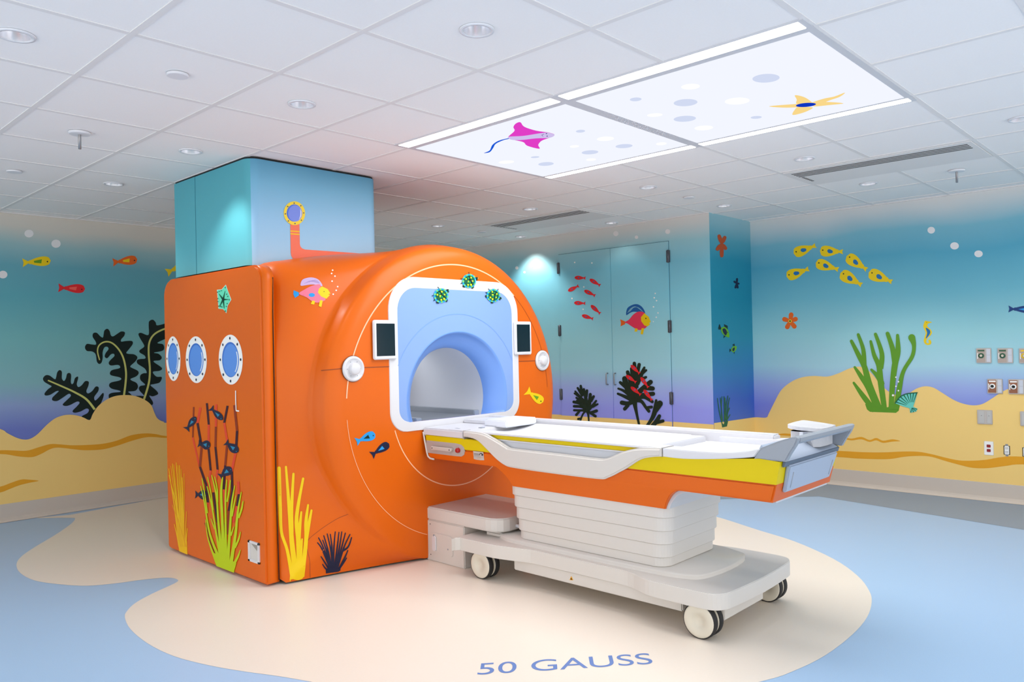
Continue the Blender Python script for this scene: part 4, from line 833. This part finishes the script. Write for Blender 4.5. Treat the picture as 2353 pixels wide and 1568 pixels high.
f = Fig(PS, .003, .0003, C_); f.stroke(P_WHITE, [(676, 1168), (677, 1260), (681, 1348)], (4, 4), False).stroke(P_WHITE, [(681, 1349), (704, 1352)], (6, 6), False); f.build('pull_tab', sc)
b = MB(); vy0, vy1, vz0, vz1 = 4.19, 4.322, .125, .248
for q in ((vy0, vy1, vz1 - .014, vz1), (vy0, vy1, vz0, vz0 + .014), (vy0, vy0 + .018, vz0, vz1), (vy1 - .022, vy1, vz0, vz1)): b.box(SIDEX - .008, SIDEX + .004, *q, M_WHITE, .002)
o = b.build('recess_frame', sc)
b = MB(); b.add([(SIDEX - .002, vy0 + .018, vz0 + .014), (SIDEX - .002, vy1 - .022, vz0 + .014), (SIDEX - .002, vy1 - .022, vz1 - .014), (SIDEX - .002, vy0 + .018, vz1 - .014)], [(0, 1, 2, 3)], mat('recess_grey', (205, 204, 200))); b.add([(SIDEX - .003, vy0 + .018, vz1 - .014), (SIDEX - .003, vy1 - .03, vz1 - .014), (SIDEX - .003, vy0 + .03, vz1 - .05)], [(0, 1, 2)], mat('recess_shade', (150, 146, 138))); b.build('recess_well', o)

# stickers draped on the front cover
f = Fig(None, .0016, .0002, C_, SHELL)
f.poly(P_LILAC, [(1257, 222), (1270, 175), (1310, 155), (1360, 150), (1410, 165), (1440, 195), (1452, 228), (1400, 216), (1350, 213), (1300, 220)], True)
for k in range(4): f.stroke(paint((150, 130, 190)), [(1290 + 20 * k, 205 - 6 * k), (1340 + 18 * k, 182 - 3 * k), (1395 + 10 * k, 195 + 2 * k)], (1.3, 1.3))
f.poly(P_SKY, [(1195, 265), (1240, 284), (1242, 311), (1207, 333), (1192, 300)]); f.poly(P_PINK, [(1242, 296), (1290, 260), (1360, 225), (1435, 215), (1425, 290), (1482, 345), (1430, 373), (1370, 370), (1310, 328)], True)
f.poly(P_YEL, [(1448, 230), (1500, 255), (1525, 295), (1503, 302), (1520, 308), (1488, 342), (1440, 320), (1412, 285), (1422, 250)]); f.ell(P_SKY, 1357, 308, 28, 18, 16); f.ell(P_EYE, 1467, 277, 4, 4, 10)
f.poly(P_YEL, [(1360, 358), (1387, 362), (1378, 393), (1347, 388)]); f.poly(P_YEL, [(1430, 355), (1455, 357), (1443, 416), (1418, 408)]); f.build('fish_sticker', sc, 'pink fish with yellow face and lilac fin')
for x, y in ((1545, 85), (1536, 114), (1566, 138), (1540, 183), (1590, 232), (1577, 265), (1550, 300)): Fig(None, .0016, .0002, C_, SHELL).ell(P_WHITE, x, y, 7, 7, 12).build('bubble_sticker', sc)
f = Fig(None, .0016, .0001, D_, SHELL); f.poly(P_YEL, [(984, 1466), (992, 1395), (1030, 1412), (1065, 1380), (1100, 1372), (1082, 1446)])
for p_, h_ in (([(1010, 1440), (968, 1220), (924, 1080), (914, 900), (905, 588)], (16, 12, 11, 13, 13)), ([(1040, 1440), (1008, 1200), (990, 980), (958, 578)], (22, 19, 15, 8)), ([(1000, 1150), (1000, 1040), (1001, 900), (1016, 632)], (16, 16, 13, 9)), ([(1062, 1420), (1055, 1150), (1040, 960), (1090, 668)], (20, 19, 14, 9)), ([(1052, 1180), (1058, 1090), (1076, 925)], (16, 15, 7)), ([(1080, 1420), (1112, 1150), (1112, 1000), (1128, 870)], (18, 15, 13, 7)), ([(1108, 1170), (1122, 1080), (1154, 912)], (14, 14, 8)), ([(1066, 1310), (1072, 1240), (1082, 1132)], (14, 12, 6))):
    f.stroke(P_YEL, p_, h_)
f.ell(P_YEL, 1046, 1416, 46, 30); f.build('seagrass_sticker', sc, 'bright yellow seagrass')
f = Fig(None, .0016, .0001, D_, SHELL); f.poly(P_NAVY, [(1264, 1396), (1262, 1362), (1290, 1368), (1312, 1345), (1335, 1352), (1384, 1345), (1362, 1382)])
for p_ in ([(1300, 1365), (1235, 1210), (1200, 1160)], [(1300, 1365), (1245, 1200), (1208, 1122)], [(1310, 1365), (1268, 1220), (1240, 1140)], [(1310, 1365), (1275, 1200), (1248, 1106)], [(1318, 1365), (1302, 1220), (1274, 1092)], [(1318, 1365), (1310, 1230), (1308, 1170), (1298, 1095)], [(1320, 1365), (1325, 1200), (1336, 1076)], [(1330, 1365), (1350, 1200), (1364, 1080)], [(1335, 1360), (1365, 1210), (1386, 1076)], [(1340, 1360), (1378, 1220), (1413, 1085)], [(1350, 1355), (1400, 1200), (1448, 1096)], [(1395, 1220), (1435, 1190), (1461, 1120)], [(1370, 1350), (1410, 1270), (1432, 1218)], [(1370, 1350), (1400, 1310), (1422, 1276)], [(1290, 1365), (1255, 1310), (1226, 1265)], [(1275, 1370), (1255, 1350), (1238, 1324)]): f.stroke(P_NAVY, p_, (8, 4))
f.ell(P_NAVY, 1320, 1366, 56, 20); f.build('coral_sticker', sc, 'navy fan coral')
F_ = fr(730, 880, 3.563)
for N, J, w, bc, sc2, nm in (((470, 420), (345, 470), 37, P_SKY, P_INK, 'light blue fish'), ((583, 498), (468, 575), 34, P_NAVY, P_SKY, 'navy fish'), ((1845, 158), (1738, 85), 36, P_YEL, P_SPOTG, 'yellow fish right of the bore')):
    Fig(None, .0016, .0002, F_, SHELL).fish(N, J, w, 36, 36 if bc != P_YEL else 42, bc, sc2, 'tri', er=5).build('fish_sticker', sc, nm)
Yz = fr(960, 600, 9.804)
P_BEADG = paint((110, 196, 110)); P_GR2 = paint((16, 140, 90)); P_LM2 = paint((190, 232, 40)); P_SK2 = paint((20, 160, 226))
SH12 = BVHTree.FromPolygons([tuple(v) for v in v1 + v2 + vs], f1 + [tuple(i + len(v1) for i in q) for q in f2] + [tuple(i + len(v1) + len(v2) for i in q) for q in fs])
for (cx, cy, ang, sxx) in ((512, 780, -.58, 1.0), (1145, 452, -.26, .97), (1690, 780, .42, .92)):
    f = Fig(None, .002, .0004, Yz, SH12); R = 165 * sxx
    def L(a, r): return (cx + r * cos(ang + a), cy + r * sin(ang + a))
    f.poly(P_INK, [L(-.22, R * .9), L(-.2, R * 1.25), L(-.05, R * 1.38), L(.06, R * 1.22), L(.16, R * 1.3), L(.2, R * 1.12), L(.18, R * .9)], True)
    for a in (-1.25, 1.25, -2.55, 2.55):
        s_ = 1 if a > 0 else -1
        f.poly(P_INK, [L(a - .22, R * .92), L(a - .1 * s_, R * 1.2), L(a + .02, R * 1.12), L(a + .06 * s_, R * 1.3), L(a + .12 * s_, R * 1.13), L(a + .2 * s_, R * 1.26), L(a + .24, R * .92)])
    f.poly(P_INK, [L(pi - .16, R * .9), L(pi - .05, R * 1.35), L(pi + .12, R * .9)])
    f.poly(P_SK2, [L(2 * pi * k / 20, R) for k in range(20)])
    for k in range(10): a = 2 * pi * k / 10 + .15; f.poly(P_BEADG, [L(a - .14, R * 1.0), L(a + .14, R * 1.0), L(a + .14, R * .74), L(a - .14, R * .74)])
    f.poly(P_DGRN, [L(2 * pi * k / 16, R * .76) for k in range(16)])
    for a, r, s_, m_ in ((3.0, .15, .17, P_LM2), (-.9, .5, .14, P_LM2), (.3, .42, .12, P_LM2), (2.2, .6, .13, P_LM2), (-2.4, .58, .12, P_LM2), (1.5, .58, .15, P_LM2), (1.9, .2, .16, P_GR2), (-1.8, .42, .15, P_GR2), (.9, .5, .15, P_GR2), (-.3, .3, .12, P_GR2)):
        q = L(a, R * r); f.poly(m_, [(q[0] - R * s_, q[1] - R * s_), (q[0] + R * s_ * .8, q[1] - R * s_ * .9), (q[0] + R * s_, q[1] + R * s_ * .7), (q[0] - R * s_ * .7, q[1] + R * s_)])
    f.stroke(P_INK, [L(-1.4, R * .7), L(-.8, R * .12), L(.8, R * .3), L(1.2, R * .7)], (R * .08, R * .08)); q = L(-.06, R * 1.2); f.ell(P_BEADG, q[0], q[1], R * .06, R * .06, 8)
    f.build('turtle_sticker', sc)

# ------------------------------------------------------------------ shroud above the scanner
sh = thing('ceiling_shroud', 'blue painted shroud with periscope rising from the scanner to the ceiling', 'shroud', (2.84, 4.9, 1.9))
hx0, hx1, hy0, hy1 = 2.352, 3.325, 4.392, 5.446; zb, zt = 1.9, CEIL - .012; rc = .075
plan = [(hx0, hy1)] + [(hx0 + rc + rc * cos(pi + k * pi / 16), hy0 + rc + rc * sin(pi + k * pi / 16)) for k in range(9)] + [(hx1 - rc + rc * cos(1.5 * pi + k * pi / 16), hy0 + rc + rc * sin(1.5 * pi + k * pi / 16)) for k in range(9)] + [(hx1, hy1)]
def shroud_part(name, idx, material):
    b = MB(); pts = [plan[i] for i in idx]; vv = [Vector((x, y, z)) for z in (zb, zt) for x, y in pts]; n = len(pts)
    b.add(vv, [(i, i + 1, n + i + 1, n + i) for i in range(n - 1)], material, True); o = b.build(name, sh, normals=False); o.data.shade_auto_smooth if False else None; return o
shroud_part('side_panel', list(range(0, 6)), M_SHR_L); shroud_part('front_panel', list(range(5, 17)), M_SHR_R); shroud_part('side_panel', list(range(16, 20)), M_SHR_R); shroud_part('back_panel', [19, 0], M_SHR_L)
b = MB(); n = len(plan); cxp, cyp = (hx0 + hx1) / 2, (hy0 + hy1) / 2; ins_ = [(cxp + (x - cxp) * .99, cyp + (y - cyp) * .99) for x, y in plan]
b.add([Vector((x, y, z)) for z in (zt - .004, CEIL) for x, y in ins_], [(i, (i + 1) % n, n + (i + 1) % n, n + i) for i in range(n)], M_DARK); b.build('shadow_gap', sh, normals=False)
b = MB(); b.box(hx0 - .0015, hx0 + .003, 5.122, 5.126, zb, zt, mat('shroud_seam', (40, 120, 136))); b.box(hx0 - .002, hx0, 5.126, hy1, zb, zt, M_SHR_L)
b.build('edge_panel', sh)
PH = Plane('Y', hy0); SQ = fr(380, 350, 4.525)
f = Fig(PH, .0015, .0003, SQ); f.poly(P_CUP, [(1297, 740), (1393, 740), (1397, 955), (1403, 980), (1420, 1000), (1450, 1012), (1925, 1045), (2150, 1062), (2150, 1175), (1480, 1130), (1350, 1120), (1322, 1105), (1306, 1075), (1302, 1040)])
f.poly(P_AMBER2, [(1297, 813), (1393, 820), (1393, 832), (1297, 826)]); f.poly(P_AMBER2, [(1298, 842), (1394, 850), (1394, 862), (1298, 855)])
f.ell(P_RINGY, 1340, 635, 111, 124, 40, -.1); f.ell(paint((70, 110, 205)), 1338, 633, 80, 90, 36); f.ell(P_PURP, 1347, 637, 73, 85, 36)
f.poly(P_PALE, [(1398, 585), (1411, 620), (1410, 665), (1385, 705), (1399, 662), (1401, 620)])
for k in range(8): t = k * pi / 4 - .05; f.ell(P_DBLUE, 1340 + 96 * cos(t), 637 + 106 * sin(t), 6, 7, 10)
f.build('periscope_sticker', sh)

# ------------------------------------------------------------------ patient table
tb = thing('patient_table', 'wheeled patient table with white top, yellow stripe and orange underside', 'table', (3.55, 2.6, 0))
TN, TF = 3.222, 3.882; TC = (TN + TF) / 2
b = MB(); hull = [(3.785, .664), (3.805, .742), (1.478, .742), (1.5, .66)]
b.prism(hull, 'X', TN, TF, M_ORANGE, .008, 2); k0 = len(b.v); low = smo([(3.23, .68), (3.17, .652), (3.11, .60), (3.085, .556)], 3) + smo([(2.062, .556), (2.05, .585), (2.02, .63), (1.985, .655), (1.93, .68)], 3)
b.prism(low, 'X', TN, TF, M_ORANGE, .006, 2)
for v in b.v[k0:]:
    if v.z < .668: v.x += (.668 - v.z) / .11 * .032 * (1 if v.x < TC else -1)
b.build('hull', tb)
b = MB(); b.prism([(2.1, .558), (2.045, .558), (2.03, .59), (2.0, .628), (1.955, .65), (1.5, .653), (1.5, .661), (2.1, .668)], 'X', TN + .045, TF - .045, M_GREYL); b.build('underside_plate', tb)
b = MB(); b.prism([(3.805, .742), (3.812, .812), (3.17, .808), (3.17, .742)], 'X', TN - .001, TF + .001, M_YEL, .004, 1); b.prism([(1.53, .742), (1.53, .843), (1.458, .843), (1.478, .742)], 'X', TN - .001, TF + .001, M_YEL, .004, 1)
for xa, xb in ((TN - .0012, TN + .045), (TF - .045, TF + .0012)): b.prism([(2.27, .742), (2.27, .815), (2.1, .83), (1.7, .836), (1.55, .85), (1.4585, .843), (1.4785, .742)], 'X', xa, xb, M_YEL)
b.box(TN + .018, TN + .06, 2.1, 3.3, .8235, .850, M_YEL, .004); b.build('yellow_stripe', tb)
b = MB(); b.box(TN + .02, TF - .02, 2.1, 3.3, .735, .8185, M_GREYL, .002); o = b.build('side_recess', tb); b = MB(); b.box(TN + .014, TN + .06, 2.1, 3.3, .818, .824, M_WHITE); b.build('recess_rim', o)
# white top: rims, trough, cross bars
b = MB(); b.box(TN - .004, TF + .004, 3.452, 3.832, .806, .857, M_WHITE, .008);
b.box(TN + .05, TF - .05, 1.62, 3.828, .80, .826, M_WHITE)
b.box(TN + .004, TN + .11, 2.05, 3.6, .8485, .8592, M_WHITE, .003); b.box(TN + .03, TN + .105, 1.7, 3.8, .815, .852, M_WHITE); b.box(TF - .075, TF + .0, 1.75, 3.83, .81, .884, M_WHITE, .008)
b.build('top_tray', tb)
b = MB(); rear = smo([(2.045, .8185), (1.95, .817), (1.86, .822), (1.73, .834), (1.62, .848), (1.575, .856)], 4) + smo([(1.545, .894), (1.61, .8765), (1.70, .864), (1.80, .859), (1.95, .858), (2.045, .858)], 4)
b.prism(rear, 'X', TN - .005, TN + .11, M_WHITE, .006, 2); b.prism(rear, 'X', TF - .11, TF + .005, M_WHITE, .006, 2)
b.prism([(1.66, .80), (1.66, .865), (1.60, .877), (1.55, .893), (1.53, .88), (1.56, .80)], 'X', TN + .1, TF - .1, M_WHITE, .004, 2); b.build('rear_top_cap', tb)
for xx_, a0, a1, za in ((TN + .1, 2.046, 2.052, .817), (TN + .05, 3.444, 3.45, .808)):
    b = MB(); b.box(TN - .006, xx_, a0, a1, za, .8605, mat('joint_line', (150, 146, 140))); b.build('cap_joint', tb)
# cradle: shallow concave patient board lying in the tray
b = MB(); cr = []
for k in range(13):
    u = -1 + k / 6; cr.append((TC + .235 * u, .832 + .026 * abs(u) ** 2.4))
cr += [(TC + .235, .822)] + [(TC - .235, .822)]
b.prism(cr, 'Y', 2.22, 3.62, M_WHITE); b.box(TC - .235, TC + .235, 2.13, 2.23, .822, .856, M_WHITE, .004)
b.build('cradle', tb)
b = MB(); b.box(TC - .05, TC + .24, 3.36, 3.56, .855, .9, mat('frosted_white', (226, 230, 236), rough=.4), .008); b.box(TC + .02, TC + .3, 3.6, 3.83, .855, .878, M_WHITE, .006); b.build('cradle_latch_block', tb)
b = MB(); b.box(TC - .22, TC + .22, 1.7, 2.1, .826, .832, mat('tray_floor', (222, 226, 234), rough=.4), .001); b.build('tray_floor', tb)
b = MB(); b.box(TC - .16, TC - .13, 3.47, 3.5, .857, .861, M_GREYM, .001); b.build('release_tab', tb)
b = MB(); b.box(TC - .27, TC - .255, 3.56, 3.6, .857, .860, M_GREYM, .001); b.build('index_mark', tb)
# front bridge into the bore
b = MB(); b.prism([(3.25, 3.835), (3.21, 3.835), (3.19, 3.90), (3.24, 3.99), (3.86, 3.99), (3.91, 3.90), (3.882, 3.835)], 'Z', .835, .862, M_WHITE, .006, 2); b.build('bore_bridge', sc)
b = MB(); b.tube([(TN - .003, 3.829, .83), (TN - .003, 3.818, .78), (TN - .003, 3.797, .70), (TN - .003, 3.787, .675), (TN - .003, 3.765, .664), (TN - .003, 3.73, .662)], .006, M_WHITE2, 8); b.build('front_edge_trim', tb)
# swooping side guards
up_ = smo([(3.44, .859), (3.36, .860), (3.268, .854), (3.196, .833), (3.133, .81), (3.084, .791), (3.03, .7825), (2.7, .7805), (2.44, .7775), (2.367, .786), (2.299, .814), (2.245, .834), (2.167, .851), (2.047, .8595)], 4)
lo_ = smo([(2.047, .82), (2.105, .812), (2.169, .794), (2.248, .746), (2.302, .717), (2.37, .684), (2.44, .6715), (2.797, .6705), (3.026, .674), (3.095, .682), (3.164, .712), (3.234, .757), (3.306, .803), (3.361, .82), (3.44, .826)], 4)
for xa, xb in ((TN - .022, TN + .016), (TF + .022, TF - .016)):
    b = MB(); b.prism(up_ + lo_, 'X', xa, xb, M_WHITE2, .009, 3); b.build('side_guard', tb)
# side handle, stop button, label
b = MB(); hp = [(3.808, .735)] + [(3.802, .777), (3.6, .777), (3.52, .777), (3.475, .772), (3.452, .757), (3.444, .735), (3.452, .712), (3.475, .7), (3.52, .698), (3.6, .698), (3.79, .698)]
b.prism(hp, 'X', TN - .004, TN + .004, mat('handle_plate_taupe', (176, 166, 160), rough=.5), .002); hpl = b.build('handle_plate', tb)
b = MB(); b.prism(rrect(3.545, 3.735, .724, .748, .008, .008, .008, .008, 4), 'X', TN - .026, TN - .016, mat('handle_taupe', (196, 186, 178), rough=.45), .004); 
for y in (3.56, 3.72): b.lathe([(.009, 0), (.009, -.018)], (TN, y, .736), 'X', mat('handle_taupe', (196, 186, 178)), 12); b.lathe([(.004, -.0265), (.0001, -.0267)], (TN, y, .736), 'X', M_DARK, 10)
b.build('pull_handle', tb, normals=False)
b = MB(); b.lathe([(.015, -.002), (.015, -.018), (.013, -.022), (.0001, -.022)], (TN, 3.497, .737), 'X', M_RED, 24); b.build('stop_button', tb, normals=False)
PT = Plane('X', TN); XZ = fr(960, 960, 9.225)
f = Fig(PT, .001, .0002, XZ); f.poly(mat('label_silver', (186, 180, 174), rough=.4), [(1175, 708), (1392, 732), (1412, 905), (1330, 905), (1250, 895), (1190, 878)])
f.poly(P_EYE, [(1195, 765), (1300, 772), (1302, 782), (1196, 776)]); f.stroke(P_EYE, [(1196, 798), (1300, 808)], (2.5, 2.5), False); f.stroke(P_EYE, [(1310, 800), (1320, 770), (1350, 760), (1375, 785)], (6, 9)); f.poly(P_EYE, [(1345, 795), (1390, 770), (1385, 812)]); f.stroke(P_EYE, [(1190, 826), (1398, 842)], (1, 1), False); f.stroke(M_SAND2, [(1270, 858), (1300, 838), (1330, 850), (1328, 872), (1298, 882), (1272, 868)], (1.5, 1.5)); f.build('rating_label', tb)
# tail end: grey grab frame and end panel
b = MB(); chk = [(1.577, .846), (1.56, .88), (1.544, .897), (1.5, .917), (1.45, .938), (1.405, .953), (1.385, .9555), (1.376, .95), (1.378, .94), (1.39, .915), (1.413, .88), (1.432, .846)]
b.prism(chk, 'X', TN - .006, TN + .03, M_GREYM, .006, 2); b.prism(chk, 'X', TF - .03, TF + .006, M_GREYM, .006, 2)
b.prism([(1.462, .934), (1.405, .953), (1.385, .9555), (1.374, .95), (1.377, .934), (1.392, .922), (1.46, .916)], 'X', TN + .02, TF - .02, M_GREYM, .004, 2); b.build('grab_frame', tb)
b = MB(); b.prism([(1.56, .905), (1.455, .846), (1.444, .838), (1.452, .818), (1.60, .818)], 'X', TN + .03, TF - .03, M_GREYP, .003, 2); b.prism([(1.4535, .8435), (1.4435, .8385), (1.45, .818), (1.458, .818)], 'X', TN + .02, TF - .02, M_SLATE, .001, 1); b.build('tail_shelf', tb)
b = MB(); pv = [Vector((x, 0, 0)) for x in (0,)]
def slab(q, d, material, bev):
    bmm = bmesh.new(); lo2 = [bmm.verts.new(p) for p in q]; nrm = (q[1] - q[0]).cross(q[3] - q[0]).normalized(); nrm = nrm if nrm.y < 0 else -nrm
    hi2 = [bmm.verts.new(p + nrm * d) for p in q]; bmm.faces.new(lo2); bmm.faces.new(hi2[::-1])
    for i in range(4): bmm.faces.new((lo2[i], hi2[i], hi2[(i + 1) % 4], lo2[(i + 1) % 4]))
    bmesh.ops.recalc_face_normals(bmm, faces=list(bmm.faces)); bmesh.ops.bevel(bmm, geom=list(bmm.edges), offset=bev, segments=2, affect='EDGES'); b.bm(bmm, material)
slab([Vector((3.285, 1.459, .825)), Vector((3.835, 1.459, .825)), Vector((3.80, 1.492, .70)), Vector((3.30, 1.492, .70))], .02, M_GREYP, .006); ep = b.build('tail_panel', tb)
for ga, gb in (((3.335, 1.449, .785), (3.338, 1.468, .715)), ((3.785, 1.449, .785), (3.775, 1.468, .715))): b = MB(); b.tube([ga, gb], .003, M_GREYM, 6); b.build('panel_groove', ep)
b = MB(); fp = [(3.615, 1.50), (3.595, 1.535), (3.605, 1.58), (3.64, 1.60), (3.80, 1.61), (3.84, 1.59), (3.84, 1.47), (3.81, 1.445), (3.65, 1.445)]
k0 = len(b.v); b.prism(smc(fp, 3), 'Z', .938, .955, mat('bright_white', (244, 244, 246), rough=.4))
for v in b.v[k0:]: v.z += (v.y - 1.54) * .10 + .003
k0 = len(b.v); b.prism(smc([(TCX + (x - TCX) * .9, 1.53 + (y - 1.53) * .86) for x, y in fp for TCX in (3.72,)], 2), 'Z', .86, .9325, mat('bright_white', (244, 244, 246)))
for v in b.v[k0:]:
    if v.z < .9: v.x = 3.74 + (v.x - 3.74) * .72; v.y = 1.545 + (v.y - 1.545) * .5; b.build('foot_stop', tb)
# bellows pedestal
px0, px1, py0, py1 = 3.262, 3.84, 2.05, 3.135
for k in range(5):
    z1 = .572 - .068 * k; z0 = z1 - .068; d = .006 * k
    b = MB(); b.prism(rrect(px0 + d, px1 - d, py0 + d * 1.6, py1 - d * 1.6, .075, .075, .075, .075, 8), 'Z', z0 if k < 4 else .253, z1, M_WHITE2, .003, 1); b.build('bellows_tier', tb)
b = MB(); b.prism(rrect(px0 + .036, px1 - .036, py0 + .055, py1 - .055, .075, .075, .075, .075, 8), 'Z', .245, .2535, M_DARK); b.build('pedestal_gap', tb)
# base plate with wide ends, chassis
plan_b = [(3.165, 3.455), (3.152, 3.43), (3.15, 3.3), (3.152, 3.16), (3.175, 3.05), (3.2, 2.95), (3.212, 2.85), (3.212, 2.35), (3.205, 2.24), (3.178, 2.17), (3.155, 2.1), (3.15, 2.0), (3.15, 1.84), (3.162, 1.765), (3.205, 1.725), (3.28, 1.712), (3.55, 1.70), (3.82, 1.712), (3.9, 1.725), (3.945, 1.765), (3.957, 1.84), (3.957, 2.0), (3.95, 2.1), (3.92, 2.26), (3.915, 2.85), (3.94, 3.05), (3.955, 3.3), (3.95, 3.43), (3.94, 3.455)]
b = MB(); b.prism(smc(plan_b, 3), 'Z', .15, .226, M_WHITE2, .012, 3); b.prism(smc([(3.224, 3.0), (3.224, 2.2), (3.25, 1.98), (3.32, 1.88), (3.55, 1.85), (3.78, 1.88), (3.85, 1.98), (3.893, 2.2), (3.893, 3.0), (3.86, 3.2), (3.75, 3.3), (3.35, 3.3), (3.25, 3.2)], 3), 'Z', .18, .25, M_WHITE2, .03, 5, smooth=True); b.build('base_plate', tb)
b = MB(); b.prism([(3.36, .222), (3.36, .256), (3.24, .254), (3.13, .222)], 'X', 3.3, 3.8, M_WHITE2, .01, 2); b.build('dock_ramp', tb)
b = MB(); b.box(3.225, 3.88, 1.96, 3.06, .085, .152, M_WHITE2, .006); b.box(3.262, 3.66, 1.76, 1.98, .078, .152, M_WHITE2, .004); b.box(3.235, 3.262, 1.79, 1.86, .085, .15, M_DARK); b.build('chassis', tb)
f = Fig(Plane('X', 3.225), .001, .0003, fr(950, 940, 3.92)); f.poly(P_AMBER, [(1423, 1506), (1407, 1542), (1441, 1545)]); f.poly(P_EYE, [(1423, 1520), (1415, 1538), (1432, 1540)]); f.build('warning_triangle', tb)
# casters
def caster(x0, yc, label=None):
    R = .083; b = MB(); b.box(x0 + .03, x0 + .062, yc - .03, yc + .03, .07, .155, M_GREYL, .006); cs = b.build('caster', tb)
    for xo in (0, .052):
        b = MB(); b.lathe([(.0001, 0.002), (.03, .002), (.031, 0), (R - .012, 0), (R - .006, .002), (R - .005, .036), (.02, .038)], (x0 + xo, yc, R), 'X', mat('wheel_cream', (214, 208, 192), rough=.5), 40); w_ = b.build('wheel', cs, normals=False)
        b = MB(); b.lathe([(R - .006, .002), (R - .002, .003), (R, .007), (R, .031), (R - .004, .036), (R - .006, .036)], (x0 + xo, yc, R), 'X', M_BLACK, 40); b.build('tyre', w_, normals=False)
    return cs
caster(3.172, 3.285); caster(3.168, 1.842); caster(3.842, 3.285); caster(3.842, 1.835)

# ------------------------------------------------------------------ light
ld = bpy.data.lights.new('bore_lamp', 'POINT'); ld.energy = 2.2; ld.shadow_soft_size = .12; lo = bpy.data.objects.new('bore_lamp', ld); COL.objects.link(lo); lo.location = (CX, YF + .75, CZ + .12)
w = bpy.data.worlds.new('room_light'); scene.world = w; w.use_nodes = True
w.node_tree.nodes['Background'].inputs['Color'].default_value = (1.0, 0.972, 0.945, 1); w.node_tree.nodes['Background'].inputs['Strength'].default_value = 2.0
scene.view_settings.view_transform = 'Standard'; scene.view_settings.look = 'None'; scene.view_settings.exposure = 0.0
scene.cycles.max_bounces = 10; scene.cycles.diffuse_bounces = 6; scene.cycles.sample_clamp_indirect = 6
